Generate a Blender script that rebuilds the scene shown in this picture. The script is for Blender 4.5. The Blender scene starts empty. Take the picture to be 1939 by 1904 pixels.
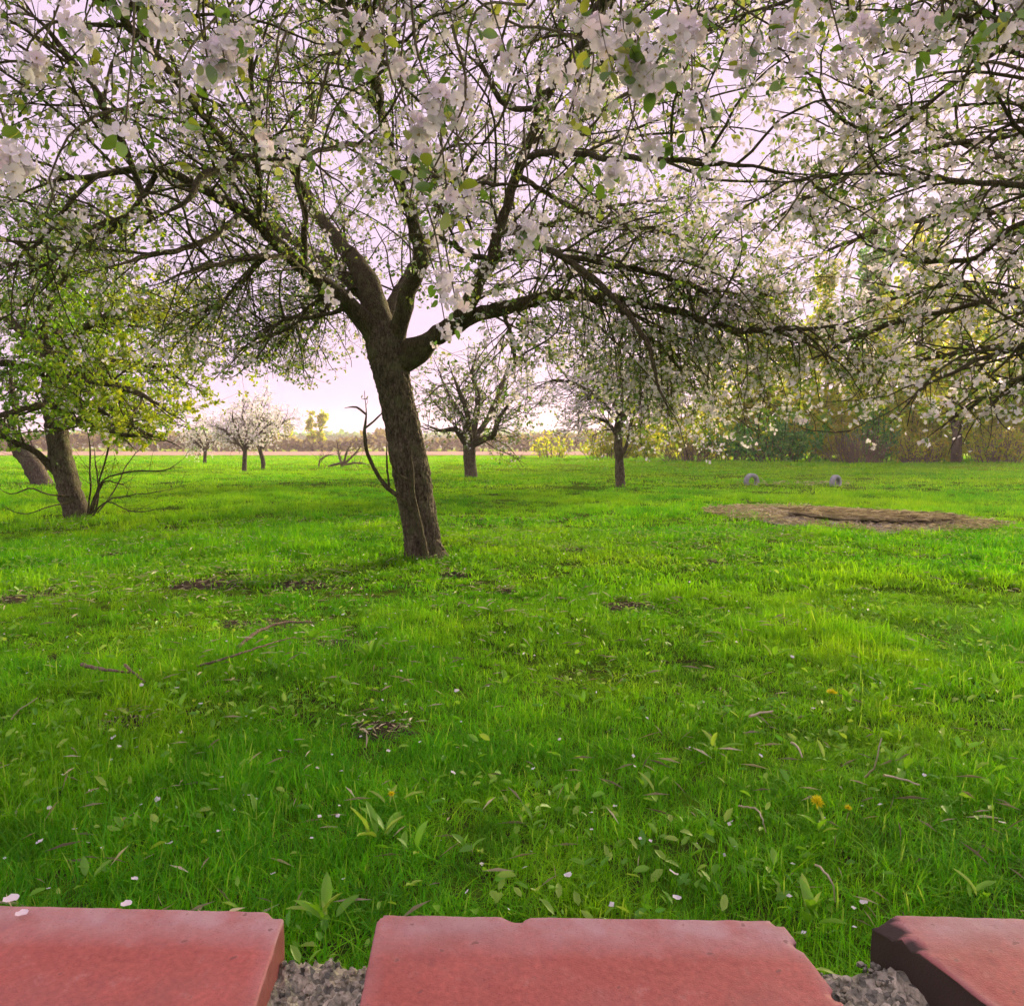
import bpy, math, random
import numpy as np
from mathutils import Vector, noise as mnoise

rng = np.random.default_rng(11)
random.seed(11)
scene = bpy.context.scene
COL = scene.collection

# ------------------------------------------------------------------ camera
F_PX, CX, CY, HORIZON = 1454.0, 969.5, 952.0, 845.0      # measured off the photograph (1939 px wide)
CAM_Z = 1.0
PITCH = math.atan((CY - HORIZON) / F_PX)
cam = bpy.data.cameras.new('camera')
cam.sensor_fit = 'HORIZONTAL'
cam.sensor_width = 36.0
cam.lens = 36.0 * F_PX / 1939.0
cam.clip_start = 0.02
cam.clip_end = 4000
cam_ob = bpy.data.objects.new('camera', cam)
cam_ob.location = (0, 0, CAM_Z)
cam_ob.rotation_euler = (math.radians(90) - PITCH, 0, 0)
COL.objects.link(cam_ob)
scene.camera = cam_ob

# ------------------------------------------------------------------ sky, sun, exposure
SUN_AZ, SUN_EL = math.radians(35), math.radians(14)        # clockwise from the view axis, above the horizon
world = bpy.data.worlds.new('World')
scene.world = world
world.use_nodes = True
wt = world.node_tree
wt.nodes.clear()
w_out = wt.nodes.new('ShaderNodeOutputWorld')
w_bg = wt.nodes.new('ShaderNodeBackground')
w_sky = wt.nodes.new('ShaderNodeTexSky')
w_sky.sky_type = 'NISHITA'
w_sky.sun_disc = False
w_sky.sun_elevation = SUN_EL
w_sky.sun_rotation = SUN_AZ
w_sky.air_density = 1.0
w_sky.dust_density = 3.0
w_mix = wt.nodes.new('ShaderNodeMix')
w_mix.data_type = 'RGBA'
w_mix.inputs['Factor'].default_value = 0.984              # thin even veil of pale evening cloud over the clear sky
w_mix.inputs['B'].default_value = (9.1, 6.95, 9.1, 1)
wt.links.new(w_sky.outputs['Color'], w_mix.inputs['A'])
wt.links.new(w_mix.outputs['Result'], w_bg.inputs['Color'])
w_bg.inputs['Strength'].default_value = 0.0395
wt.links.new(w_bg.outputs['Background'], w_out.inputs['Surface'])

sun = bpy.data.lights.new('sun', 'SUN')
sun.energy = 5.0
sun.angle = math.radians(16)
sun.color = (1.0, 0.80, 0.50)
sun_ob = bpy.data.objects.new('sun', sun)
to_sun = Vector((math.sin(SUN_AZ) * math.cos(SUN_EL), math.cos(SUN_AZ) * math.cos(SUN_EL), math.sin(SUN_EL)))
sun_ob.rotation_euler = to_sun.to_track_quat('Z', 'Y').to_euler()
COL.objects.link(sun_ob)

vs = scene.view_settings
vs.view_transform = 'Standard'
vs.look = 'None'
vs.exposure = 1.42
vs.gamma = 1.0
vs.use_curve_mapping = False
cy = scene.cycles
cy.use_denoising = True
try:
    cy.denoiser = 'OPENIMAGEDENOISE'
    cy.denoising_prefilter = 'ACCURATE'
except Exception:
    pass
cy.use_adaptive_sampling = True
cy.adaptive_threshold = 0.03
cy.use_light_tree = False
cy.max_bounces = 5
cy.diffuse_bounces = 2
cy.glossy_bounces = 2
cy.transmission_bounces = 3
cy.volume_bounces = 1
cy.caustics_reflective = False
cy.caustics_refractive = False


# ------------------------------------------------------------------ helpers
def ray(x, y):
    """direction through a pixel of the 1939-wide photograph, scaled to one metre of depth along +Y"""
    u, v = (x - CX) / F_PX, (CY - y) / F_PX
    c, s = math.cos(PITCH), math.sin(PITCH)
    d = np.array([u, c + v * s, -s + v * c])
    return d / d[1]


def P(x, y, Y):
    return np.array([0, 0, CAM_Z]) + ray(x, y) * Y


def G(x, y, z=0.0):
    d = ray(x, y)
    return np.array([0, 0, CAM_Z]) + d * ((z - CAM_Z) / d[2])


def tag(o, label=None, cat=None, group=None, kind=None):
    if label: o['label'] = label
    if cat: o['category'] = cat
    if group: o['group'] = group
    if kind: o['kind'] = kind
    return o


def empty(name, loc, label, cat, group=None):
    o = bpy.data.objects.new(name, None)
    o.location = tuple(loc)
    o.empty_display_size = 0.1
    COL.objects.link(o)
    return tag(o, label, cat, group)


def mesh(name, verts, faces, mats, attrs=None, smooth=True, fmat=None):
    """faces: list of (k, n) index arrays, attrs: {name: per-vertex float array}"""
    me = bpy.data.meshes.new(name)
    verts = np.asarray(verts, dtype=np.float32).reshape(-1, 3)
    faces = [np.asarray(f, dtype=np.int32) for f in faces if len(f)]
    me.vertices.add(len(verts))
    me.vertices.foreach_set('co', verts.ravel())
    li = np.concatenate([f.ravel() for f in faces])
    tot = np.concatenate([np.full(len(f), f.shape[1], np.int32) for f in faces])
    st = np.concatenate([[0], np.cumsum(tot)[:-1]]).astype(np.int32)
    me.loops.add(len(li))
    me.loops.foreach_set('vertex_index', li)
    me.polygons.add(len(tot))
    me.polygons.foreach_set('loop_start', st)
    me.polygons.foreach_set('loop_total', tot)
    me.polygons.foreach_set('use_smooth', np.full(len(tot), smooth))
    if fmat is not None:
        me.polygons.foreach_set('material_index', np.asarray(fmat, np.int32))
    for k, a in (attrs or {}).items():
        at = me.attributes.new(k, 'FLOAT', 'POINT')
        at.data.foreach_set('value', np.asarray(a, np.float32))
    me.update(calc_edges=True)
    me.validate()
    for m in (mats if isinstance(mats, (list, tuple)) else [mats]):
        me.materials.append(m)
    return me


def obj(name, me, parent=None, loc=None):
    o = bpy.data.objects.new(name, me)
    if loc is not None: o.location = tuple(loc)
    COL.objects.link(o)
    if parent is not None: o.parent = parent
    return o


def nrm(v):
    return v / np.maximum(np.linalg.norm(v, axis=-1, keepdims=True), 1e-9)


def vnoise(x, y, seed=0):
    """smooth value noise in numpy, about 0..1"""
    def h(i, j):
        n = np.sin(i * 127.1 + j * 311.7 + seed * 74.7) * 43758.5453
        return n - np.floor(n)
    i, j = np.floor(x), np.floor(y)
    a, b = x - i, y - j
    a, b = a * a * (3 - 2 * a), b * b * (3 - 2 * b)
    return (h(i, j) * (1 - a) + h(i + 1, j) * a) * (1 - b) + (h(i, j + 1) * (1 - a) + h(i + 1, j + 1) * a) * b


def fnoise(x, y, seed=0, oct=3):
    s = 0; amp = 0.5; t = 0
    for o in range(oct):
        s = s + amp * vnoise(x * 2 ** o + 17 * o, y * 2 ** o - 9 * o, seed + o); t += amp; amp *= 0.5
    return s / t


# ------------------------------------------------------------------ materials
def material(name):
    m = bpy.data.materials.new(name)
    m.use_nodes = True
    nt = m.node_tree
    nt.nodes.clear()
    out = nt.nodes.new('ShaderNodeOutputMaterial')
    return m, nt, out


def node(nt, typ, ins=None, **props):
    n = nt.nodes.new('ShaderNode' + typ)
    for k, v in props.items(): setattr(n, k, v)
    for k, v in (ins or {}).items():
        if hasattr(v, 'is_output'):
            nt.links.new(v, n.inputs[k])
        else:
            n.inputs[k].default_value = v
    return n


def ramp(nt, fac, stops):
    r = nt.nodes.new('ShaderNodeValToRGB')
    while len(r.color_ramp.elements) < len(stops): r.color_ramp.elements.new(0.5)
    for e, (p, c) in zip(r.color_ramp.elements, stops):
        e.position = p; e.color = (*c, 1)
    nt.links.new(fac, r.inputs['Fac'])
    return r.outputs['Color']


def mixc(nt, fac, a, b, blend='MIX'):
    n = nt.nodes.new('ShaderNodeMix'); n.data_type = 'RGBA'; n.blend_type = blend
    for k, v in (('Factor', fac), ('A', a), ('B', b)):
        if hasattr(v, 'is_output'): nt.links.new(v, n.inputs[k])
        else: n.inputs[k].default_value = v if k == 'Factor' else (*v, 1)
    return n.outputs['Result']


def wpos(nt, scale=1.0):
    g = node(nt, 'NewGeometry')
    return g.outputs['Position']


def noise_tex(nt, vec, scale, detail=3, rough=0.55):
    return node(nt, 'TexNoise', {'Vector': vec, 'Scale': scale, 'Detail': detail, 'Roughness': rough}).outputs['Fac']


def bump(nt, h, strength, dist):
    return node(nt, 'Bump', {'Height': h, 'Strength': strength, 'Distance': dist}).outputs['Normal']


def leaf_material(name, stops, trans=0.45, gloss=0.06, rough=0.45, tboost=(1.25, 1.2, 0.7)):
    m, nt, out = material(name)
    a = node(nt, 'Attribute', attribute_name='rnd').outputs['Fac']
    c = ramp(nt, a, stops)
    tc = mixc(nt, 1.0, c, tboost, 'MULTIPLY')
    d = node(nt, 'BsdfDiffuse', {'Color': c})
    t = node(nt, 'BsdfTranslucent', {'Color': tc})
    mx = node(nt, 'MixShader', {0: trans, 1: d.outputs[0], 2: t.outputs[0]})
    g = node(nt, 'BsdfGlossy', {'Color': (1, 1, 1, 1), 'Roughness': rough})
    mx2 = node(nt, 'MixShader', {0: gloss, 1: mx.outputs[0], 2: g.outputs[0]})
    nt.links.new(mx2.outputs[0], out.inputs['Surface'])
    return m


def principled(nt, out, color, rough=0.8, normal=None, spec=0.3):
    b = node(nt, 'BsdfPrincipled', {'Base Color': color if hasattr(color, 'is_output') else (*color, 1), 'Roughness': rough})
    b.inputs['Specular IOR Level'].default_value = spec
    if normal is not None: nt.links.new(normal, b.inputs['Normal'])
    nt.links.new(b.outputs[0], out.inputs['Surface'])
    return b


def bark_material(name, dark, light, lichen, scale=1.0, bumps=1.0):
    m, nt, out = material(name)
    co = node(nt, 'TexCoord').outputs['Object']
    mp = node(nt, 'Mapping', {'Vector': co, 'Scale': (1, 1, 0.35)}).outputs['Vector']
    n1 = noise_tex(nt, mp, 38 * scale, 6, 0.7)
    v1 = node(nt, 'TexVoronoi', {'Vector': mp, 'Scale': 46 * scale}, feature='DISTANCE_TO_EDGE').outputs['Distance']
    n2 = noise_tex(nt, co, 7 * scale, 4, 0.6)
    n3 = noise_tex(nt, co, 90 * scale, 3, 0.6)
    c = ramp(nt, n1, [(0.32, dark), (0.62, light)])
    cr = ramp(nt, v1, [(0.0, (0.35, 0.33, 0.3)), (0.14, (1, 1, 1))])
    c = mixc(nt, 0.8, c, cr, 'MULTIPLY')
    lf = node(nt, 'MapRange', {'Value': n2, 'From Min': 0.5, 'From Max': 0.68}).outputs[0]
    lf2 = node(nt, 'Math', {0: lf, 1: n3}, operation='MULTIPLY').outputs[0]
    c = mixc(nt, lf2, c, lichen)
    h = node(nt, 'Math', {0: v1, 1: n1}, operation='ADD').outputs[0]
    principled(nt, out, c, 0.9, bump(nt, h, 0.9 * bumps, 0.02), 0.15)
    return m


M = {}
M['bark'] = bark_material('apple_bark', (0.032, 0.029, 0.019), (0.21, 0.18, 0.115), (0.17, 0.20, 0.085))
M['limb_bark'] = bark_material('limb_bark', (0.042, 0.037, 0.02), (0.15, 0.13, 0.07), (0.15, 0.185, 0.07), 1.6)
M['twig'] = bark_material('twig_bark', (0.05, 0.046, 0.02), (0.13, 0.115, 0.055), (0.10, 0.15, 0.04), 2.2, 0.3)
M['far_bark'] = bark_material('far_bark', (0.06, 0.05, 0.035), (0.17, 0.14, 0.10), (0.15, 0.16, 0.09), 0.6)
M['grey_twig'] = bark_material('grey_twig', (0.11, 0.085, 0.06), (0.26, 0.20, 0.14), (0.24, 0.19, 0.12), 1.0, 0.2)
M['leaf'] = leaf_material('apple_leaf', [(0.0, (0.08, 0.19, 0.025)), (0.55, (0.17, 0.31, 0.04)), (1.0, (0.38, 0.44, 0.06))], .5)
M['leaf_green'] = leaf_material('spring_leaf', [(0.0, (0.07, 0.24, 0.008)), (0.6, (0.19, 0.40, 0.012)), (1.0, (0.44, 0.50, 0.02))], 0.55, .03)
M['leaf_far'] = leaf_material('woodland_leaf', [(0.0, (0.24, 0.40, 0.015)), (0.5, (0.48, 0.56, 0.025)), (1.0, (0.66, 0.56, 0.06))], 0.65, .02)
M['leaf_dark'] = leaf_material('evergreen_leaf', [(0.0, (0.04, 0.20, 0.03)), (0.6, (0.11, 0.37, 0.045)), (1.0, (0.23, 0.46, 0.06))], 0.45, 0.03)
M['leaf_hedge'] = leaf_material('far_hedge_leaf', [(0.0, (0.14, 0.13, 0.08)), (0.6, (0.27, 0.24, 0.14)), (1.0, (0.36, 0.34, 0.14))], 0.4, .02)
M['petal'] = leaf_material('petal', [(0.0, (0.86, 0.82, 0.84)), (0.7, (0.92, 0.90, 0.91)), (1.0, (0.90, 0.78, 0.82))], 0.36, 0.02, 0.6, (1.0, 0.98, 0.96))
M['stamen'], nt, out = material('stamen'); principled(nt, out, (0.55, 0.42, 0.10), 0.7)
M['yellow'], nt, out = material('dandelion_yellow'); principled(nt, out, (0.86, 0.80, 0.012), 0.7)
M['straw'] = leaf_material('straw', [(0.0, (0.20, 0.17, 0.11)), (0.6, (0.44, 0.39, 0.25)), (1.0, (0.66, 0.61, 0.44))], 0.2, 0.04)
M['weed'] = leaf_material('weed_leaf', [(0.0, (0.09, 0.32, 0.012)), (0.6, (0.20, 0.45, 0.025)), (1.0, (0.34, 0.52, 0.07))], 0.4, 0.03)

# ------------------------------------------------------------------ shape builders
def tubes(Pn, Rn, sides=5):
    """N tubes of n points each -> verts, quads"""
    Pn = np.asarray(Pn, float); Rn = np.asarray(Rn, float)
    N, n, _ = Pn.shape
    T = np.empty_like(Pn)
    T[:, 1:-1] = Pn[:, 2:] - Pn[:, :-2]; T[:, 0] = Pn[:, 1] - Pn[:, 0]; T[:, -1] = Pn[:, -1] - Pn[:, -2]
    T = nrm(T)
    main = np.abs(Pn[:, -1] - Pn[:, 0])
    ref = np.eye(3)[np.argmin(main, axis=1)][:, None, :]
    A = nrm(np.cross(T, np.broadcast_to(ref, T.shape)))
    B = np.cross(T, A)
    ang = np.arange(sides) * 2 * math.pi / sides
    V = Pn[:, :, None, :] + Rn[:, :, None, None] * (A[:, :, None, :] * np.cos(ang)[None, None, :, None] + B[:, :, None, :] * np.sin(ang)[None, None, :, None])
    idx = np.arange(N * n * sides).reshape(N, n, sides)
    a = idx[:, :-1, :]; b = idx[:, 1:, :]
    q = np.stack([a, np.roll(a, -1, 2), np.roll(b, -1, 2), b], -1).reshape(-1, 4)
    return V.reshape(-1, 3), q


def catmull(pts, step):
    pts = np.asarray(pts, float)
    p = np.vstack([2 * pts[0] - pts[1], pts, 2 * pts[-1] - pts[-2]])
    out = []
    for i in range(1, len(p) - 2):
        k = max(2, int(np.linalg.norm(p[i + 1, :3] - p[i, :3]) / step) + 1)
        for t in np.arange(k) / k:
            out.append(0.5 * ((2 * p[i]) + (-p[i - 1] + p[i + 1]) * t + (2 * p[i - 1] - 5 * p[i] + 4 * p[i + 1] - p[i + 2]) * t * t
                              + (-p[i - 1] + 3 * p[i] - 3 * p[i + 1] + p[i + 2]) * t ** 3))
    out.append(p[-2])
    return np.array(out)


def traced(path, Y0, step=0.12, wob=0.012, end=True):
    """path of (x, y, radius px, depth offset m) on the photograph -> world points and radii"""
    q = np.array([[*P(x, y, Y0 + dz), r * (Y0 + dz) / F_PX] for x, y, r, dz in path])
    q = catmull(q, step)
    pts, rad = q[:, :3], np.maximum(q[:, 3], 0.003)
    if end: rad = rad * np.clip((1 - np.linspace(0, 1, len(rad))) / .3, .30, 1)
    w = rng.normal(0, wob, pts.shape); w[0] = 0
    w = (w + np.roll(w, 1, 0)) / 2; w[0] = 0
    return pts + w, rad * (1 + rng.normal(0, 0.05 if step > .04 else 0.0, len(rad)))


def bark_tube(pts, rad, sides, amp, freq=9.0, plates=0.0, base=None):
    """thicker, knobbly tube for trunks and limbs, closed at the far end"""
    V, q = tubes(pts[None], rad[None], sides)
    n = len(pts)
    ctr = np.repeat(pts, sides, 0)
    d = nrm(V - ctr)
    disp = np.empty(len(V))
    th = np.tile(np.arange(sides) / sides * 2 * math.pi, n)
    rr = np.repeat(rad, sides)
    for i, v in enumerate(V):
        w = Vector(v)
        disp[i] = mnoise.noise(w * freq) + 0.6 * mnoise.noise(w * freq * 2.7) + 0.35 * mnoise.noise(Vector((w.x * 60, w.y * 60, w.z * 14)))
    V0 = V
    V = V + d * (rr * amp * disp)[:, None]
    if plates:                                             # flaky bark plates split by vertical cracks
        for i, v in enumerate(V0):
            w = Vector((v[0] * 30, v[1] * 30, v[2] * 9.5)) + 1.1 * mnoise.noise_vector(Vector(v) * 9)
            ds, _p = mnoise.voronoi(w)
            crack = min(1., (ds[1] - ds[0]) * 3.2)
            V[i] += d[i] * plates * (crack - .7 + .5 * mnoise.noise(Vector(v) * 70))
    if base is not None: V = V - base
    tip = V[-sides:].mean(0)
    V = np.vstack([V, tip])
    k = len(V) - 1
    ring = np.arange(k - sides, k)
    cap = np.stack([ring, np.roll(ring, -1), np.full(sides, k)], -1)
    return V, [q, cap]


OWNER = [None]


def spawn(parents, spacing, lens, ang, rk, rlim, n, wander, grav, t0=0.1, up=0.0, cap=None, bias=None, taper=0.6):
    """side shoots along a list of (pts, rad) -> arrays of points and radii"""
    S, T, R, L, O = [], [], [], [], []
    for pi, (pts, rad) in enumerate(parents):
        seg = np.linalg.norm(np.diff(pts, axis=0), axis=1)
        cum = np.concatenate([[0], np.cumsum(seg)])
        tot = cum[-1]
        k = rng.poisson(tot * (1 - t0) / spacing)
        if k == 0: continue
        s = np.sort(rng.uniform(t0 * tot, tot, k))
        i = np.clip(np.searchsorted(cum, s) - 1, 0, len(seg) - 1)
        f = (s - cum[i]) / np.maximum(seg[i], 1e-6)
        S.append(pts[i] * (1 - f[:, None]) + pts[i + 1] * f[:, None])
        T.append(nrm(pts[i + 1] - pts[i]))
        R.append(rad[i] * (1 - f) + rad[i + 1] * f)
        L.append(rng.uniform(*lens, k) * (1 - taper * s / tot)); O.append(np.full(k, pi))
    S, T, R, L = map(np.concatenate, (S, T, R, L))
    OWNER[0] = np.concatenate(O)
    N = len(S)
    rd = nrm(rng.normal(size=(N, 3)))
    side = nrm(rd - T * (rd * T).sum(1)[:, None])
    a = np.radians(rng.uniform(*ang, N))[:, None]
    D = T * np.cos(a) + side * np.sin(a)
    D[:, 2] += up
    if bias is not None: D = D + bias(S)
    D = nrm(D)
    pts = np.empty((N, n + 1, 3)); pts[:, 0] = S
    st = (L / n)[:, None]
    g = rng.uniform(0.4, 1.6, N)
    bend = rng.normal(0, wander * 0.5, (N, 3))
    for j in range(n):
        D = D + rng.normal(0, wander, (N, 3)) + bend
        D[:, 2] -= grav * g
        D = nrm(D)
        pts[:, j + 1] = pts[:, j] + D * st
    r0 = np.clip(R * rk, *rlim)
    rad = r0[:, None] * np.linspace(1, 0.35, n + 1)[None]
    return pts, rad


def as_list(pts, rad, keep=None):
    ii = range(len(pts)) if keep is None else np.nonzero(keep)[0]
    return [(pts[i], rad[i]) for i in ii]


def sites(pts, spacing, t0=0.15):
    """cluster sites on twigs: position, direction"""
    N, n, _ = pts.shape
    tot = np.linalg.norm(np.diff(pts, axis=1), axis=2).sum(1)
    k = rng.poisson(tot / spacing)
    k = np.maximum(k, 1)
    own = np.repeat(np.arange(N), k)
    f = rng.uniform(t0, 1, len(own))
    last = np.concatenate([[0], np.cumsum(k)[:-1]])
    f[last] = 1.0
    x = f * (n - 1)
    i = np.minimum(x.astype(int), n - 2); fr = (x - i)[:, None]
    p = pts[own, i] * (1 - fr) + pts[own, i + 1] * fr
    t = nrm(pts[own, i + 1] - pts[own, i])
    return p, t


def frames(N, d, flat=0.0):
    """random normals perpendicular to directions d"""
    r = rng.normal(size=(N, 3)); r[:, 2] += flat
    nn = nrm(r - d * (r * d).sum(1)[:, None])
    return nn, np.cross(d, nn)


def leaf_geo(p, d, nn, size, width=0.55, simple=False):
    """folded leaves; p base, d direction, nn normal"""
    N = len(p)
    s = np.cross(d, nn)
    z = size[:, None]; w = z * width * 0.5
    if simple:
        V = np.stack([p, p + d * z * .5 + s * w + nn * z * .08, p + d * z, p + d * z * .5 - s * w + nn * z * .08], 1)
        b = np.arange(N)[:, None] * 4
        f = np.concatenate([b + np.array([[0, 1, 2]]), b + np.array([[0, 2, 3]])])
        return V.reshape(-1, 3), f, 4
    V = np.stack([p, p + d * z * .28 + s * w * .85 + nn * z * .06, p + d * z * .68 + s * w * .8 + nn * z * .07, p + d * z - nn * z * .08,
                  p + d * z * .68 - s * w * .8 + nn * z * .07, p + d * z * .28 - s * w * .85 + nn * z * .06, p + d * z * .5 - nn * z * .03], 1)
    b = np.arange(N)[:, None] * 7
    f = np.concatenate([b + np.array([[i, j, 6]]) for i, j in ((0, 1), (1, 2), (2, 3), (3, 4), (4, 5), (5, 0))])
    return V.reshape(-1, 3), f, 7


def flower_geo(p, ax, size, petals=5, simple=True):
    """open five-petalled flowers facing ax"""
    N = len(p)
    nn, s = frames(N, ax)
    Vs, Fs = [], []
    ph = rng.uniform(0, 6.28, N)
    off = 0
    for k in range(petals):
        a = (ph + k * 2 * math.pi / petals + rng.normal(0, .12, N))[:, None]
        d = nn * np.cos(a) + s * np.sin(a)
        t = -nn * np.sin(a) + s * np.cos(a)
        z = (size * rng.uniform(.42, .55, N))[:, None]
        lift = rng.uniform(.05, .55, N)[:, None]
        d2 = nrm(d + ax * lift)
        w = z * .42
        q = np.stack([p, p + d2 * z * .6 + t * w + ax * z * .10, p + d2 * z * 1.0 + ax * z * .05 + t * w * .2, p + d2 * z * .6 - t * w + ax * z * .10], 1)
        Vs.append(q.reshape(-1, 3))
        b = np.arange(N)[:, None] * 4 + off
        Fs.append(np.concatenate([b + np.array([[0, 1, 2]]), b + np.array([[0, 2, 3]])]))
        off += 4 * N
    return np.vstack(Vs), np.vstack(Fs), 4 * petals


def blossom_mesh(name, seed):
    """one near apple flower, radius 1, facing +Z: five cupped petals, stamens"""
    r = np.random.default_rng(seed)
    V, Fq, mi = [], [], []
    for k in range(5):
        a = k * 2 * math.pi / 5 + r.normal(0, .12)
        d = np.array([math.cos(a), math.sin(a), 0]); t = np.array([-math.sin(a), math.cos(a), 0]); z = np.array([0, 0, 1.])
        lift = r.uniform(.05, .45); w = r.uniform(.36, .46)
        b = len(V)
        prof = [(0.05, 0.05), (.4, .75), (.72, 1.0), (.96, .62)]
        for (u, ww) in prof:
            c = d * u + z * (lift * u + .12 * u * u)
            for sgn in (-1, 0, 1):
                V.append(c + t * sgn * w * ww + z * (.13 * abs(sgn) * ww) + r.normal(0, .015, 3))
        for i in range(3):
            for j in range(2):
                Fq.append([b + i * 3 + j, b + i * 3 + j + 1, b + i * 3 + j + 4, b + i * 3 + j + 3]); mi.append(0)
    bend = r.normal(0, .15, 2)
    for a in (0, 2.1, 4.2):                                # flower stalk
        b = len(V); o0 = np.array([math.cos(a), math.sin(a), 0]) * .04; o1 = np.array([math.cos(a + 2.1), math.sin(a + 2.1), 0]) * .04
        e_ = np.array([bend[0], bend[1], -1.1])
        V += [o0, o1, e_ + o1 * .7, e_ + o0 * .7]; Fq.append([b, b + 1, b + 2, b + 3]); mi.append(2)
    for k in range(9):
        a = r.uniform(0, 6.28); q = r.uniform(.05, .22)
        tip = np.array([math.cos(a) * q, math.sin(a) * q, r.uniform(.22, .36)])
        b = len(V)
        V += [tip * .1 + np.array([.02, 0, 0]), tip * .1 - np.array([.02, 0, 0]), tip - np.array([.035, 0, 0]), tip + np.array([.035, .02, 0])]
        Fq.append([b, b + 1, b + 2, b + 3]); mi.append(1)
    return mesh(name, V, [Fq], [M['petal'], M['stamen'], M['leaf']], {'rnd': np.full(len(V), r.uniform(0.2, 1))}, True, mi)


def leaf_mesh(name, seed, m, width=.62):
    r = np.random.default_rng(seed)
    n = 7; V = []
    for i in range(n):
        u = i / (n - 1)
        w = width * .5 * math.sin(math.pi * min(1, u * .93 + .04)) ** .75 * (1 if 0 < i < n - 1 else .08)
        for sgn in (-1, 0, 1):
            V.append([w * sgn, u, -.22 * u * u + .16 * abs(sgn) * w / width * 2 * .5 + r.normal(0, .012)])
    Fq = [[i * 3 + j, i * 3 + j + 1, i * 3 + j + 4, i * 3 + j + 3] for i in range(n - 1) for j in range(2)]
    return mesh(name, V, [Fq], m, {'rnd': np.full(len(V), r.uniform(0, 1))}, True)


LEAF_SET = [leaf_mesh('leaf', i, M['leaf']) for i in range(10)]
BLOSSOM_SET = [blossom_mesh('blossom', i) for i in range(8)]


def orient(o, p, d, nn, size, axis='Y'):
    """place a unit part: local Y along d (leaf) or local Z along d (flower)"""
    d = np.asarray(d); s = np.cross(d, nn)
    if axis == 'Y': R = np.stack([s, d, nn], 1)
    else: R = np.stack([s, nn, d], 1)
    from mathutils import Matrix
    m = Matrix([[*R[i] * size, float(p[i])] for i in range(3)] + [[0, 0, 0, 1]])
    o.matrix_local = m


def seen_size(p, size):
    """how large something shows in the frame (0 outside it)"""
    d = p - np.array([0, 0, CAM_Z])
    Y = np.maximum(d[:, 1], 0.05)
    u = d[:, 0] / Y; v = d[:, 2] / Y
    ok = (np.abs(u) < .66) & (v > -.72) & (v < .585) & (d[:, 1] > .3)
    return np.where(ok, size / Y, 0)


class Tree:
    def __init__(s, name, label, base, cat='tree', group=None):
        s.o = empty(name, base, label, cat, group); s.b = np.asarray(base, float)

    def solid(s, name, pts, rad, m, sides=14, amp=.10, freq=9., label=None):
        V, F = bark_tube(pts, rad, sides, amp, freq, base=s.b)
        o = obj(name, mesh(name, V, F, m), s.o)
        if label: o['label'] = label
        return o

    def joined_tubes(s, name, groups, m, stuff=True):
        Vs, Fs, off = [], [], 0
        for pts, rad, sides in groups:
            V, q = tubes(pts, rad, sides); Vs.append(V); Fs.append(q + off); off += len(V)
        o = obj(name, mesh(name, np.vstack(Vs) - s.b, [np.vstack(Fs)], m), s.o)
        if stuff: o['kind'] = 'stuff'
        return o

    def leaves(s, p, t, size, m, per=3, parts=0, simple=True, width=.55, name='leaves', spread=.7, down=0., tone=None):
        p = np.repeat(p, per, 0); t = np.repeat(t, per, 0)
        N = len(p)
        keep = rng.random(N) < .9
        p, t = p[keep], t[keep]; N = len(p)
        d = nrm(t * .35 + rng.normal(0, spread, (N, 3)) + np.array([0, 0, -down]))
        nn, _ = frames(N, d, .6)
        sz = rng.uniform(*size, N)
        p = p + rng.normal(0, .008, (N, 3))
        rest = np.ones(N, bool)
        if parts:
            big = np.argsort(-seen_size(p, sz))[:parts]
            big = big[seen_size(p, sz)[big] > 0]
            rest[big] = False
            for i in big:
                o = obj('leaf', LEAF_SET[rng.integers(len(LEAF_SET))], s.o)
                orient(o, p[i] - s.b, d[i], nn[i], sz[i])
        if not rest.any(): return None
        V, f, k = leaf_geo(p[rest], d[rest], nn[rest], sz[rest], width, simple)
        r = rng.random(rest.sum())
        if tone is not None: r = np.clip(tone(p[rest]) + .35 * (r - .5), 0, 1)
        o = obj(name, mesh(name, V - s.b, [f], m, {'rnd': np.repeat(r, k)}, not simple), s.o)
        o['kind'] = 'stuff'
        return o

    def blossoms(s, p, size, per=(2, 6), spread=.03, parts=0, petals=5, name='blossoms'):
        k = rng.integers(per[0], per[1], len(p))
        c = np.repeat(p, k, 0)
        N = len(c)
        off = rng.normal(0, 1, (N, 3)) * spread
        ax = nrm(off + rng.normal(0, .6, (N, 3)) * spread + np.array([0, 0, .006]))
        p = c + off
        sz = rng.uniform(*size, N)
        rest = np.ones(N, bool)
        if parts:
            ss = seen_size(p, sz)
            big = np.argsort(-ss)[:parts]; big = big[ss[big] > 0]
            rest[big] = False
            nn, _ = frames(N, ax)
            for i in big:
                o = obj('blossom', BLOSSOM_SET[rng.integers(len(BLOSSOM_SET))], s.o)
                orient(o, p[i] - s.b, ax[i], nn[i], sz[i] * .5, 'Z')
        V, f, kk = flower_geo(p[rest], ax[rest], sz[rest], petals)
        n0 = rest.sum()
        r = rng.random(n0)
        o = obj(name, mesh(name, V - s.b, [f], M['petal'], {'rnd': np.tile(np.repeat(r, 4), petals)}, True), s.o)
        o['kind'] = 'stuff'
        return o

# ================================================================== THE SETTING
PATCH = np.array([4.60, 10.55, 1.68, 1.85])                 # round bare patch: x, y, half width, half depth


def patch_r(x, y):
    a = np.arctan2(y - PATCH[1], x - PATCH[0])
    return np.hypot((x - PATCH[0]) / PATCH[2], (y - PATCH[1]) / PATCH[3]) / (1 + .10 * np.sin(3 * a + 1) + .06 * np.sin(7 * a))


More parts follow.
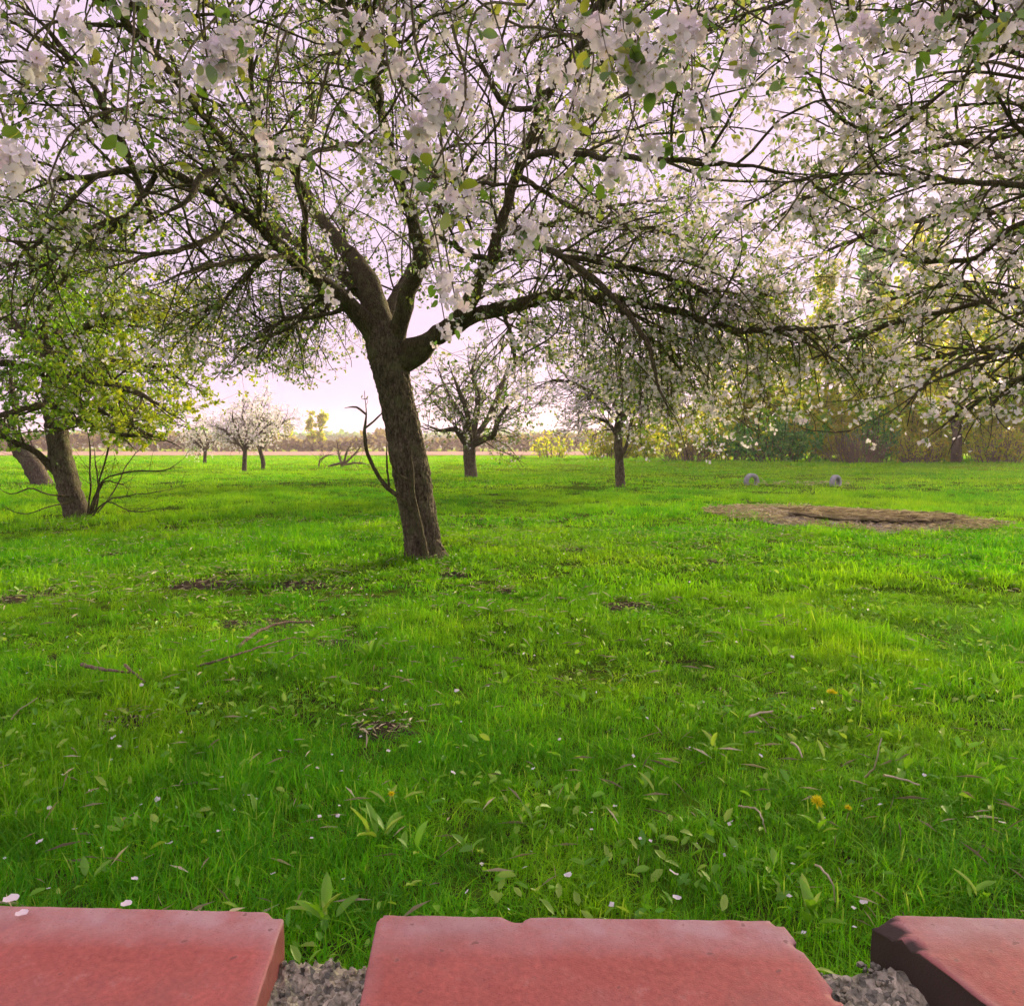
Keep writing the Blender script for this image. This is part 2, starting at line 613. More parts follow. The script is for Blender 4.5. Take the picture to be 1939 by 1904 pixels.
def gz(x, y):
    r = np.hypot(x, y)
    return (vnoise(x / 1.1, y / 1.1, 3) - .5) * .06 * np.clip(1.3 - r / 60, 0, 1) + (vnoise(x / 7., y / 7., 8) - .5) * .16 * np.clip((r - 3) / 6, 0, 1) * np.clip(2 - r / 60, 0, 1)


def axis(lo, hi, near, step, grow=1.18):
    a = list(np.arange(0, near, step)); s = step
    while a[-1] < hi: s *= grow; a.append(min(a[-1] + s, hi))
    b = list(np.arange(step, near, step)) if lo < -near else list(np.arange(step, -lo, step)); s = step
    while b and b[-1] < -lo and lo < -near: s *= grow; b.append(min(b[-1] + s, -lo))
    return np.array(sorted([-v for v in b] + a))


gx = axis(-600, 600, 12, .22); gy = axis(-600, 600, 20, .22)
X, Yg = np.meshgrid(gx, gy)
Z = gz(X, Yg)
idx = np.arange(X.size).reshape(X.shape)
quads = np.stack([idx[:-1, :-1], idx[:-1, 1:], idx[1:, 1:], idx[1:, :-1]], -1).reshape(-1, 4)
m, nt, out = material('meadow_ground')
pos = wpos(nt)
n1 = noise_tex(nt, pos, .55, 4, .6); n2 = noise_tex(nt, pos, 9, 5, .65); n3 = noise_tex(nt, pos, 60, 3, .6)
c = ramp(nt, n1, [(.35, (.05, .14, .008)), (.62, (.10, .20, .010))])
soil = ramp(nt, n3, [(.3, (.018, .013, .008)), (.7, (.07, .05, .03))])
f = node(nt, 'MapRange', {'Value': n2, 'From Min': .42, 'From Max': .60, 'To Max': .85}).outputs[0]
c = mixc(nt, f, c, soil)
dist = node(nt, 'VectorMath', {0: pos}, operation='LENGTH').outputs['Value']
far = node(nt, 'MapRange', {'Value': dist, 'From Min': 22, 'From Max': 60}).outputs[0]     # beyond the modelled blades
fc = ramp(nt, n1, [(.3, (.20, .38, .012)), (.7, (.30, .44, .016))])
c = mixc(nt, far, c, fc)
principled(nt, out, c, 1.0, bump(nt, n2, .6, .03), 0.0)
ground = obj('ground', mesh('ground', np.stack([X, Yg, Z], -1), [quads], m))
tag(ground, kind='structure')

# far ploughed field
m, nt, out = material('ploughed_field')
pos = wpos(nt)
nn_ = noise_tex(nt, node(nt, 'Mapping', {'Vector': pos, 'Scale': (.05, .6, 1)}).outputs['Vector'], 1.0, 4)
principled(nt, out, ramp(nt, nn_, [(.3, (.42, .30, .22)), (.7, (.55, .42, .32))]), 1.0, None, 0.0)
fx = np.linspace(-260, 14, 30)
fl = np.array([[x, 88 + 5 * math.sin(x * .03) + (x + 60) * -.05, .05] for x in fx] + [[x, 150 + 4 * math.sin(x * .05), .05] for x in fx])
k = np.arange(29)
field = obj('field', mesh('field', fl, [np.stack([k, k + 1, k + 31, k + 30], -1)], m))
tag(field, kind='structure')

# round bare patch of trampled earth and dry grass
m, nt, out = material('trampled_earth')
pos = wpos(nt)
n1 = noise_tex(nt, pos, 5, 5, .65); n2 = noise_tex(nt, pos, 45, 4, .7)
c = ramp(nt, n2, [(.25, (.11, .105, .085)), (.5, (.36, .34, .28)), (.75, (.58, .56, .48))])
c = mixc(nt, node(nt, 'MapRange', {'Value': n1, 'From Min': .45, 'From Max': .6, 'To Max': .6}).outputs[0], c, (.20, .20, .07))
principled(nt, out, c, 1.0, bump(nt, n2, 1.0, .03), .05)
nr, na = 26, 90
V = []
for i in range(nr):
    r = (i / (nr - 1))
    for j in range(na):
        a = j / na * 2 * math.pi
        k = 1 + .10 * math.sin(3 * a + 1) + .06 * math.sin(7 * a) + .05 * mnoise.noise(Vector((math.cos(a) * 6, math.sin(a) * 6, r)))
        x = PATCH[0] + PATCH[2] * r * k * math.cos(a); y = PATCH[1] + PATCH[3] * r * k * math.sin(a)
        z = float(gz(np.array([x]), np.array([y]))[0]) + .045 - .05 * max(0, r - .75) * 4 * .8
        z += .022 * mnoise.noise(Vector((x * 5, y * 5, 0))) + .012 * mnoise.noise(Vector((x * 17, y * 17, 3)))
        V.append((x, y, z))
idx = np.arange(nr * na).reshape(nr, na)
q = np.stack([idx[:-1], np.roll(idx[:-1], -1, 1), np.roll(idx[1:], -1, 1), idx[1:]], -1).reshape(-1, 4)
earth = obj('bare_earth', mesh('bare_earth', V, [q], m))
tag(earth, kind='structure')


def leaf_litter(name, pts, size, m, kind='stuff', width=.16, flat=True, zj=.02, tone=None):
    N = len(pts)
    a = rng.uniform(0, 6.28, N)
    d = nrm(np.stack([np.cos(a), np.sin(a), rng.normal(0, .18, N)], 1))
    nn, _ = frames(N, d, 3.)
    V, f, k = leaf_geo(pts + np.array([0, 0, 1]) * rng.uniform(0, zj, N)[:, None], d, nn, rng.uniform(*size, N), width, True)
    r = rng.random(N)
    o = obj(name, mesh(name, V, [f], m, {'rnd': np.repeat(r, k)}, False))
    return o


def in_disc(n, cx, cy, rx, ry, pw=.5):
    a = rng.uniform(0, 6.28, n); r = rng.random(n) ** pw
    return cx + rx * r * np.cos(a), cy + ry * r * np.sin(a)


x, y = in_disc(6500, PATCH[0], PATCH[1], PATCH[2] * 1.12, PATCH[3] * 1.12)
lit = leaf_litter('dry_litter', np.stack([x, y, gz(x, y) + .04], 1), (.04, .13), M['straw'], zj=.03)
tag(lit, 'pale dry stalks and leaf litter strewn over the round bare patch', 'litter', kind='stuff')

# flattened mat of old grass in the middle of the patch, with an undercut front edge
MX, MY = 4.75, 10.15
nr, na = 14, 72
V = []
for i in range(nr):
    r = i / (nr - 4) if i < nr - 3 else 1.0
    for j in range(na):
        a = j / na * 2 * math.pi
        k = 1 + .09 * math.sin(2 * a + .6) + .10 * mnoise.noise(Vector((math.cos(a) * 2.5, math.sin(a) * 2.5, 5)))
        sh = [0, .95, .82, .70][max(0, i - nr + 4)] if i >= nr - 3 else r
        x = MX + 1.0 * sh * k * math.cos(a); y = MY + .95 * sh * k * math.sin(a)
        top = .12 - .03 * r * r + .02 * mnoise.noise(Vector((x * 4, y * 4, 2))) + .01 * mnoise.noise(Vector((x * 15, y * 15, 2)))
        z = top if i < nr - 3 else [.075, .05, .01][i - nr + 3]
        V.append((x, y, z + float(gz(np.array([x]), np.array([y]))[0])))
idx = np.arange(nr * na).reshape(nr, na)
q = np.stack([idx[:-1], np.roll(idx[:-1], -1, 1), np.roll(idx[1:], -1, 1), idx[1:]], -1).reshape(-1, 4)
m, nt, out = material('old_grass_mat')
pos = wpos(nt)
n2 = noise_tex(nt, pos, 40, 5, .7); n1 = noise_tex(nt, pos, 4, 3)
c = ramp(nt, n2, [(.3, (.17, .15, .09)), (.55, (.46, .41, .23)), (.8, (.62, .57, .38))])
c = mixc(nt, node(nt, 'MapRange', {'Value': n1, 'From Min': .5, 'From Max': .65, 'To Max': .7}).outputs[0], c, (.20, .21, .04))
principled(nt, out, c, 1.0, bump(nt, n2, 1., .03), .05)
mat_e = empty('grass_mat', (MX, MY, 0), 'flattened mat of old ochre grass with dark undercut front edge on bare patch', 'compost heap')
obj('mat_body', mesh('mat_body', np.array(V) - np.array([MX, MY, 0]), [q], m), mat_e)
x, y = in_disc(2600, MX, MY, 1.05, 1.0)
N = len(x); a = rng.uniform(0, 6.28, N)
d = nrm(np.stack([np.cos(a), np.sin(a), rng.normal(0, .1, N)], 1)); nn, _ = frames(N, d, 4.)
V, f, k = leaf_geo(np.stack([x, y, gz(x, y) + .10 + rng.uniform(-.01, .03, N)], 1) - np.array([MX, MY, 0]), d, nn, rng.uniform(.06, .22, N), .07, True)
o = obj('stalks', mesh('stalks', V, [f], M['straw'], {'rnd': np.repeat(rng.random(N), k)}, False), mat_e); o['kind'] = 'stuff'

# ================================================================== THE BRICK WALL AT THE CAMERA
WALL_TOP = .70
m, nt, out = material('red_brick')
co = node(nt, 'TexCoord').outputs['Object']
n1 = noise_tex(nt, co, 14, 4, .6); n2 = noise_tex(nt, co, 260, 4, .65); n3 = noise_tex(nt, co, 900, 2, .5)
c = ramp(nt, n1, [(.3, (.37, .098, .070)), (.7, (.46, .130, .098))])
c = mixc(nt, .55, c, ramp(nt, n2, [(.3, (.55, .5, .5)), (.7, (1.25, 1.25, 1.25))]), 'MULTIPLY')
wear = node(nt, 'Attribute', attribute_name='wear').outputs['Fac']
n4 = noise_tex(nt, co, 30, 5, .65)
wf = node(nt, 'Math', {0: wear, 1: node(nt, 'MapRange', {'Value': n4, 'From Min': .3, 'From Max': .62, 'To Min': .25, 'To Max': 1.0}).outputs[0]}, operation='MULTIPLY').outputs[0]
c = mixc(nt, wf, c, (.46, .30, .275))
st1 = noise_tex(nt, co, 9, 5, .7); st2 = noise_tex(nt, co, 60, 6, .75)
c = mixc(nt, node(nt, 'MapRange', {'Value': st1, 'From Min': .48, 'From Max': .70, 'To Max': .55}).outputs[0], c, (.27, .115, .09))
c = mixc(nt, node(nt, 'MapRange', {'Value': st2, 'From Min': .56, 'From Max': .72, 'To Max': .5}).outputs[0], c, (.50, .27, .22))
pores = node(nt, 'TexVoronoi', {'Vector': co, 'Scale': 420.0}).outputs['Distance']
c = mixc(nt, node(nt, 'MapRange', {'Value': pores, 'From Min': .10, 'From Max': .22, 'To Min': .5, 'To Max': 0.}).outputs[0], c, (.16, .06, .045))
sp = node(nt, 'MapRange', {'Value': noise_tex(nt, co, 120, 2, .4), 'From Min': .71, 'From Max': .75, 'To Max': .7}).outputs[0]
c = mixc(nt, sp, c, (.17, .07, .055))
side = node(nt, 'Attribute', attribute_name='dark_face').outputs['Fac']  # darker colour on the brick side faces and marked chips
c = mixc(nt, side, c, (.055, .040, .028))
principled(nt, out, c, .62, bump(nt, node(nt, 'Math', {0: n2, 1: n3}, operation='ADD').outputs[0], .25, .0015), .35)
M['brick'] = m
m, nt, out = material('rough_mortar')
co = node(nt, 'TexCoord').outputs['Object']
v = node(nt, 'TexVoronoi', {'Vector': co, 'Scale': 240.0})
n1 = noise_tex(nt, co, 200, 4, .7); n2 = noise_tex(nt, co, 35, 3)
c = ramp(nt, node(nt, 'SeparateColor', {'Color': v.outputs['Color']}).outputs[0], [(0, (.12, .135, .10)), (.35, (.38, .39, .27)), (.7, (.58, .56, .38)), (1, (.72, .70, .50))])
c = mixc(nt, .7, c, ramp(nt, n1, [(.3, (.35, .35, .35)), (.7, (1.3, 1.3, 1.3))]), 'MULTIPLY')
c = mixc(nt, node(nt, 'MapRange', {'Value': n2, 'From Min': .5, 'From Max': .65, 'To Max': .7}).outputs[0], c, (.11, .13, .10))
principled(nt, out, c, .95, bump(nt, node(nt, 'Math', {0: v.outputs['Distance'], 1: n1}, operation='ADD').outputs[0], .8, .004), .2)
M['mortar'] = m

wall = empty('garden_wall', (0, .43, 0), 'low garden wall topped by spaced smooth red bricks along the bottom edge', 'wall')
WB = np.array([0, .43, 0])


def brick(fl, fr, nl, nrr, chips=(), name='brick', dark_face=0.0):
    """coping brick from the four corners of its top face (far left, far right, near left, near right)"""
    fl, fr, nl, nrr = (np.array([*v[:2], 0.]) for v in (fl, fr, nl, nrr))
    nu, nv = 72, 40
    ch = .0010
    V, W, S = [], [], []
    def ring(u, v, drop, ins):
        p = (fl * (1 - u) + fr * u) * (1 - v) + (nl * (1 - u) + nrr * u) * v
        return p
    g = np.empty((nv + 1, nu + 1), int)
    du = np.linspace(0, 1, nu - 3); du = np.sort(np.concatenate([du, [.0018, .005, .995, .9982]])); dv = np.linspace(0, 1, nv - 3); dv = np.sort(np.concatenate([dv, [.0035, .01, .99, .9965]]))
    Lu = np.linalg.norm(fr - fl); Lv = np.linalg.norm(nl - fl)
    for i, v in enumerate(dv):
        for j, u in enumerate(du):
            p = ring(u, v, 0, 0)
            e = min(u * Lu, (1 - u) * Lu, v * Lv, (1 - v) * Lv)
            z = -ch * max(0, 1 - e / .0012) ** 2
            push = np.zeros(3)
            dark = 0
            for cu, cv, cr, dep, *dk in chips:
                dd = math.hypot((u - cu) * Lu, (v - cv) * Lv)
                k = max(0, 1 - dd / cr)
                k = k * (1 + .5 * mnoise.noise(Vector((u * 40, v * 20, 1))))
                if k > 0:
                    tgt = ring(min(max(u, .03), .97), min(max(v, .06), .94), 0, 0)
                    push += (tgt - p) * min(1, k * 1.6) * (0 if dk else 1); z -= dep * min(1, k * 1.4)
                    if dk and k > .12: dark = 1
            edge = max(0, 1 - e / .0014)
            z += .0006 * mnoise.noise(Vector((p[0] * 90, p[1] * 90, 0))) - .0009 * edge * abs(mnoise.noise(Vector((p[0] * 220, p[1] * 220, 4))))
            g[i, j] = len(V)
            V.append(p + push + np.array([0, 0, WALL_TOP + z]))
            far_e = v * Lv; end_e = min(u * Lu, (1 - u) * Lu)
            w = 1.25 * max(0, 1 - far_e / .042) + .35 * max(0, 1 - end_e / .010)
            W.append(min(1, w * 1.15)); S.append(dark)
    F = [[g[i, j], g[i + 1, j], g[i + 1, j + 1], g[i, j + 1]] for i in range(nv) for j in range(nu)]
    loop = [g[0, j] for j in range(nu + 1)] + [g[i, nu] for i in range(1, nv + 1)] + [g[nv, j] for j in range(nu - 1, -1, -1)] + [g[i, 0] for i in range(nv - 1, 0, -1)]
    prev = loop; depth = .062
    ctr = (fl + fr + nl + nrr) / 4
    for lv in range(1, 9):
        cur = []
        for kk, a in enumerate(loop):
            b = np.array(V[a]); zz = WALL_TOP - .0022 - (depth - .0022) * ((lv - 1) / 7) ** 1.3
            n3 = .0012 * mnoise.noise(Vector((b[0] * 70, b[1] * 70, zz * 70)))
            dd = nrm(b[:2] - ctr[:2])
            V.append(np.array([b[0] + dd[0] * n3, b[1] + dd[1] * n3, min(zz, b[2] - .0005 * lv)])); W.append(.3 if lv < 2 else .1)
            S.append(dark_face * min(1, .75 + .25 * lv)); cur.append(len(V) - 1)
        n = len(loop)
        F += [[prev[k], prev[(k + 1) % n], cur[(k + 1) % n], cur[k]] for k in range(n)]
        prev = cur
    V = np.array(V)
    c0 = np.array([ctr[0], ctr[1], WALL_TOP])
    o = obj(name, mesh(name, V - c0, [F], M['brick'], {'wear': W, 'dark_face': S}), wall, c0 - WB)
    return o


T_ = lambda x, y: G(x, y, WALL_TOP)
DEPTH = .125


def ext(a, b, L):
    """continue an edge seen from a to b to the full brick depth"""
    d = (b - a)[:2]; d = d / np.linalg.norm(d)
    return np.array([*(a[:2] + d * L), WALL_TOP])


# the three bricks in view, from their top corners, then more of the coping to both sides
fr1 = T_(541, 1725); fl1 = T_(-190, 1707)
brick(fl1, fr1, ext(fl1, fl1 + (T_(483, 1904) - fr1), DEPTH), ext(fr1, T_(483, 1904), DEPTH), [(.985, .0, .008, .002)], dark_face=.25)
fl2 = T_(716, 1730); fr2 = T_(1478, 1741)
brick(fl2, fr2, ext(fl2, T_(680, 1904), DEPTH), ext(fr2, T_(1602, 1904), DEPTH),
      [(.345, .0, .007, .003), (1., .0, .007, .002), (1.0, .20, .004, .0015), (0., .0, .004, .002), (1., .55, .004, .001)], dark_face=.8)
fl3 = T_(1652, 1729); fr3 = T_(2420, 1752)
brick(fl3, fr3, ext(fl3, T_(1876, 1904), DEPTH), ext(fr3, fr3 + (T_(1876, 1904) - fl3), DEPTH), [(0., .0, .014, .009, 1), (0., .12, .010, .006, 1), (0., .25, .007, .004, 1)], dark_face=1.0)
step_ = (fl3 - fl2)[:2]; base_ang = math.atan2((fr2 - fl2)[1], (fr2 - fl2)[0])
ux = np.array([math.cos(base_ang), math.sin(base_ang)]); uy = np.array([ux[1], -ux[0]])
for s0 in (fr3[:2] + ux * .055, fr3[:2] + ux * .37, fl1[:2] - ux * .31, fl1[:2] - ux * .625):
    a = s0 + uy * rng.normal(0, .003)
    brick(a, a + ux * .252, a + uy * DEPTH, a + ux * .252 + uy * DEPTH, [(rng.random(), 0, .008, .003)], dark_face=.6)

# rubble mortar bed and wall body under the bricks
xs = np.concatenate([np.linspace(-1.15, -.5, 60)[:-1], np.linspace(-.5, .5, 400), np.linspace(.5, 1.15, 60)[1:]]); n_a = 90
tilt = math.tan(base_ang)
V = []
for x in xs:
    y1 = fl2[1] + (x - fl2[0]) * tilt - .003; y0 = y1 - DEPTH + .012
    for j in range(n_a):
        t = j / (n_a - 1)
        if t < .28: y, z = y1, .676 * t / .28
        elif t < .72: y, z = y1 + (y0 - y1) * (t - .28) / .44, .676
        else: y, z = y0, .676 * (1 - (t - .72) / .28)
        p = Vector((x, y, z))
        d = .007 * mnoise.noise(p * 45) + .007 * mnoise.noise(p * 120) + .005 * mnoise.noise(p * 260)
        edge = .008 * max(0, 1 - min(abs(t - .28), abs(t - .72)) / .05)
        if .28 <= t <= .72: V.append((x, y, z - .002 + d - edge))
        else: V.append((x, y - .004 + d * (-.25 if t < .5 else .25), z - (edge if t > .2 and t < .8 else 0)))
idx = np.arange(len(V)).reshape(len(xs), n_a)
q = np.stack([idx[:-1, :-1], idx[1:, :-1], idx[1:, 1:], idx[:-1, 1:]], -1).reshape(-1, 4)
obj('mortar_bed', mesh('mortar_bed', np.array(V) - WB, [q], M['mortar']), wall)
# loose crumbs of mortar in the gaps
b = bpy.data.meshes.new('crumb'); import bmesh
bm = bmesh.new(); bmesh.ops.create_icosphere(bm, subdivisions=1, radius=1)
for v in bm.verts: v.co *= 1 + .35 * mnoise.noise(v.co * 1.7)
ico = np.array([v.co[:] for v in bm.verts]); icof = np.array([[v.index for v in f.verts] for f in bm.faces]); bm.free()
Vs, Fs = [], []
for (xa, xb) in ((fr1[0] - .01, fl2[0] + .0), (fr2[0] + .0, fl3[0] + .03)):
    for i in range(420):
        y1 = fl2[1]; x = rng.uniform(xa, xb); y = rng.uniform(y1 - .115, y1 - .012); s = rng.uniform(.0008, .0026)
        z = .673 + .007 * mnoise.noise(Vector((x, y, .676)) * 45) + .007 * mnoise.noise(Vector((x, y, .676)) * 120)
        Fs.append(icof + len(Vs) * len(ico)); Vs.append(ico * s * rng.uniform(.6, 1.3, 3) + np.array([x, y, z + s * .3]))
o = obj('mortar_crumbs', mesh('mortar_crumbs', np.vstack(Vs) - WB, [np.vstack(Fs)], M['mortar']), wall); o['kind'] = 'stuff'

# ================================================================== TREES
def ground_at(x, y):
    return float(gz(np.array([x], float), np.array([y], float))[0])


# ------------------------------------------------------------------ the leaning apple tree in the middle
Y0 = 6.72
base = P(803, 1062, Y0); base[2] = ground_at(base[0], base[1])
apple = Tree('apple_tree', 'large leaning apple tree in blossom with a forked furrowed trunk, nearest the wall', base)
pts, rad = traced([(808, 1082, 43, 0), (804, 1050, 39, 0), (797, 1000, 37, 0), (788, 950, 37, 0), (776, 880, 35.5, 0), (765, 820, 34.5, 0), (754, 770, 34.5, 0), (744, 720, 36, 0),
                   (736, 680, 40, .02), (731, 650, 40, .04), (727, 618, 33, .07)], Y0, .013, .0006, False)
rad = rad * .94
sides = 128
V, F = bark_tube(pts, rad, sides, .045, 10., plates=.013)
# the long furrow between the two fused stems, and buttresses at the foot
ctr = np.vstack([np.repeat(pts, sides, 0), pts[-1:]])
h = V[:, 2] - base[2]
ang = np.arctan2(V[:, 0] - ctr[:, 0], -(V[:, 1] - ctr[:, 1]))       # 0 towards the camera, + to the right
fur = np.exp(-((ang - (.10 - .05 * np.sin(h * 2.2))) / .26) ** 2) * np.clip((1.55 - h) / .4, 0, 1)
fur2 = np.exp(-((np.abs(ang) - 2.6) / .3) ** 2)
foot = np.clip((.16 - h) / .2, 0, 1.2) ** 2
lob = 1 - .24 * fur - .10 * fur2 + foot * (.26 + .26 * np.cos(ang * 3 + .6)) + .03 * np.sin(h * 5 + ang * 2)
V = ctr + (V - ctr) * lob[:, None]
obj('trunk', mesh('trunk', V - base, F, M['bark']), apple.o)

LIMBS = {
    'low left': [(722, 650, 27, 0), (700, 618, 24, 0), (661, 577, 19, -.1), (625, 548, 18, -.2), (588, 522, 17, -.3), (520, 455, 16, -.5), (463, 403, 14, -.6), (374, 353, 12, -.9), (303, 321, 10, -1.1), (178, 332, 9, -1.4), (71, 353, 8, -1.7), (-40, 420, 6, -2.)],
    'big left': [(730, 640, 34, .05), (712, 590, 31, .1), (697, 540, 27, .2), (668, 490, 20, .35), (640, 455, 15, .5), (607, 415, 14, .7), (582, 372, 13, .9), (560, 310, 11, 1.1), (590, 230, 9, 1.3), (580, 130, 8, 1.5), (566, 20, 6, 1.6)],
    'centre': [(745, 645, 24, 0), (760, 606, 20, -.05), (775, 550, 18.5, -.1), (797, 495, 18, -.2), (788, 445, 16, -.3), (775, 392, 14, -.4), (749, 321, 12, -.5), (735, 257, 11, -.55), (721, 217, 9.5, -.6), (699, 178, 8.5, -.65), (667, 135, 8, -.7), (617, 78, 7, -.8), (560, 25, 6, -.9), (500, -30, 5, -1)],
    'centre right': [(770, 668, 24, -.02), (820, 640, 21, -.1), (862, 608, 18, -.2), (887, 575, 17, -.3), (910, 527, 16, -.4), (931, 495, 15, -.45), (942, 446, 13, -.5), (962, 380, 12, -.5), (978, 331, 11.5, -.5), (1000, 271, 11, -.5), (1020, 214, 10, -.5), (1020, 130, 8, -.5), (1034, 71, 8, -.6), (1081, 25, 7, -.7), (1120, -40, 6, -.8)],
    'low right': [(752, 690, 26, 0), (790, 668, 24, -.05), (830, 636, 20, -.1), (870, 612, 18, -.15), (915, 592, 17, -.2), (956, 583, 16, -.3), (1009, 569, 15, -.4), (1063, 557, 14, -.5), (1134, 562, 12, -.6), (1205, 572, 11, -.6), (1284, 590, 10, -.7), (1388, 624, 9.5, -.8), (1450, 626, 8.5, -.9), (1524, 622, 8, -1.), (1580, 620, 7, -1), (1623, 632, 6.5, -1.), (1660, 655, 5.5, -1.), (1686, 684, 4, -1.)],
    'back': [(735, 640, 24, .1), (745, 580, 18, .5), (790, 500, 15, 1.2), (850, 420, 12, 1.9), (930, 330, 10, 2.5), (1010, 250, 8, 3.)],
    'back left': [(725, 640, 22, .1), (690, 560, 16, .6), (620, 500, 13, 1.3), (520, 430, 11, 2.), (420, 380, 9, 2.6), (300, 330, 7, 3.1)],
}
SECOND = {
    'arched': [(931, 497, 11, -.45), (960, 478, 9, -.6), (995, 467, 9.5, -.8), (1030, 470, 9.5, -.95), (1063, 485, 9.5, -1.1), (1100, 512, 9, -1.2), (1134, 538, 9, -1.3), (1170, 570, 8.5, -1.4), (1209, 620, 8, -1.5), (1234, 663, 7, -1.6), (1245, 722, 6, -1.6), (1275, 789, 5, -1.7), (1305, 872, 3, -1.7)],
    'inner': [(931, 495, 11, -.45), (905, 490, 9, -.6), (880, 478, 8, -.8), (853, 460, 7, -1.), (825, 440, 5, -1.2)],
    'level right': [(976, 331, 9, -.5), (992, 300, 9, -.8), (1040, 291, 8.5, -1.1), (1081, 289, 8.5, -1.3), (1138, 296, 8, -1.6), (1200, 300, 8, -1.8), (1260, 303, 7.5, -2), (1382, 314, 7, -2.3), (1475, 321, 6, -2.5), (1560, 335, 5, -2.6), (1650, 360, 4, -2.7)],
    'top left': [(1020, 212, 9, -.5), (990, 205, 8, -.7), (956, 198, 8, -.8), (930, 160, 7.5, -.9), (913, 128, 7, -.9), (895, 80, 5.5, -1.), (870, 20, 4, -1.)],
    'stub': [(580, 372, 11, .3), (550, 312, 12, -.1), (505, 308, 12, -.6), (456, 302, 12.5, -1.1), (385, 340, 12, -1.5), (355, 376, 12, -1.7), (318, 404, 12, -1.8), (285, 418, 12, -1.9), (262, 430, 7, -1.95)],
    'upright': [(287, 412, 8, -1.9), (276, 375, 8, -1.9), (264, 339, 8, -1.9), (235, 271, 8, -2), (210, 232, 8, -2), (171, 160, 8, -2.1), (125, 103, 8.5, -2.2), (89, 53, 7.5, -2.3), (36, 18, 6, -2.4), (-60, -30, 5, -2.5)],
    'upright inner': [(577, 500, 10, -.3), (578, 450, 9, -.4), (575, 400, 8, -.5), (563, 350, 7.5, -.6), (566, 300, 6, -.7), (540, 200, 5, -.9)],
    'upright thin': [(490, 430, 9, -.5), (492, 380, 9, -.8), (488, 320, 8, -1), (482, 250, 7, -1.2), (476, 150, 6, -1.4), (472, 50, 5.5, -1.6), (476, -40, 5, -1.8)],
    'second top': [(721, 217, 7, -.6), (712, 190, 6, -.55), (706, 140, 5.5, -.5), (692, 96, 5.5, -.5), (671, 46, 5, -.4), (640, -20, 4, -.3)],
    'level left': [(735, 262, 8, -.55), (721, 271, 7, -.9), (670, 277, 7, -1.3), (617, 282, 6.5, -1.6), (560, 300, 6, -1.9), (480, 296, 5, -2.2), (380, 280, 4.5, -2.6)],
    'level front': [(750, 325, 9, -.5), (788, 324, 8, -1.2), (840, 340, 7, -1.8), (892, 346, 6.5, -2.2), (960, 352, 6, -2.6), (1047, 356, 5.5, -2.9), (1140, 380, 5, -3.1)],
    'low twig left': [(655, 578, 8, -.1), (630, 592, 6.5, -.2), (590, 600, 5.5, -.3), (550, 603, 5, -.5), (510, 622, 4.5, -.6), (470, 650, 3.5, -.7), (430, 690, 3, -.8)],
    'drooping left': [(588, 522, 9, -.3), (540, 490, 8.5, -.6), (500, 487, 8, -.9), (440, 494, 7, -1.1), (380, 510, 6.5, -1.4), (320, 530, 5.5, -1.6), (260, 550, 4.5, -1.8)],
    'sweeping left': [(463, 403, 9, -.6), (400, 450, 8, -1.2), (350, 470, 7.5, -1.4), (290, 482, 7, -1.6), (220, 500, 6, -1.9), (140, 520, 5, -2.1)],
    'left fall': [(625, 548, 8, -.2), (600, 570, 6, .1), (570, 600, 5, .4), (540, 640, 4, .6), (500, 690, 3, .8)],
    'left fall back': [(690, 540, 8, .2), (640, 560, 6, .7), (600, 610, 5, 1.1), (575, 660, 4, 1.3), (560, 700, 3, 1.4)],
    'left reach': [(520, 455, 8, -.5), (470, 520, 6, 0), (420, 570, 5, .4), (370, 600, 4, .7), (300, 620, 3, 1.)],
    'left curtain': [(303, 321, 8, -1.1), (250, 400, 7, -1), (180, 460, 6, -.8), (90, 500, 5, -.6), (0, 540, 4, -.4)],
    'left curtain two': [(178, 332, 7, -1.4), (120, 400, 6, -1.2), (60, 470, 5, -1), (-20, 520, 4, -.8)],
    'gap right': [(978, 331, 8, -.5), (1060, 380, 7, -.2), (1150, 420, 6, 0), (1250, 440, 5, .2), (1360, 450, 4, .3)],
    'gap back': [(942, 446, 8, -.5), (1020, 430, 6.5, .3), (1110, 400, 5.5, .8), (1220, 380, 4.5, 1.2), (1330, 370, 3.5, 1.5)],
    'right fall': [(1134, 562, 8, -.6), (1180, 590, 7, -.4), (1230, 640, 6.5, -.3), (1280, 690, 5.5, -.2), (1320, 745, 4.5, -.1)],
    'right reach': [(1063, 485, 8, -1.1), (1150, 500, 8, -.9), (1230, 515, 8, -.8), (1300, 540, 7, -.7), (1380, 556, 6.5, -.6), (1460, 560, 5, -.6)],
    'upper right': [(1000, 271, 8, -.5), (1080, 240, 7, -.2), (1180, 180, 6, 0), (1290, 110, 5, .2), (1400, 20, 4.5, .4)],
    'upper right two': [(1020, 180, 7, -.5), (1110, 130, 6, -1.), (1210, 95, 5.5, -1.4), (1320, 60, 5, -1.9), (1420, 50, 4, -2.3)],
    'sucker drop': [(956, 590, 7, -.3), (962, 620, 6, -.4), (972, 655, 5.5, -.4), (970, 690, 5, -.4), (975, 722, 3.5, -.4)],
    'overhead': [(735, 262, 10, -.5), (700, 120, 16, -2.2), (640, 0, 20, -3.2), (560, -160, 26, -4.1), (470, -420, 34, -4.75)],
    'overhead right': [(1020, 214, 9, -.5), (1080, 120, 12, -1.6), (1140, 10, 18, -3), (1200, -140, 24, -4), (1260, -350, 32, -4.7)],
    'overhead left': [(456, 302, 10, -1.1), (330, 150, 10, -2.4), (210, 0, 14, -3.6), (120, -150, 18, -4.3), (0, -350, 24, -4.8)],
}
limbs = []; limb_obs = []
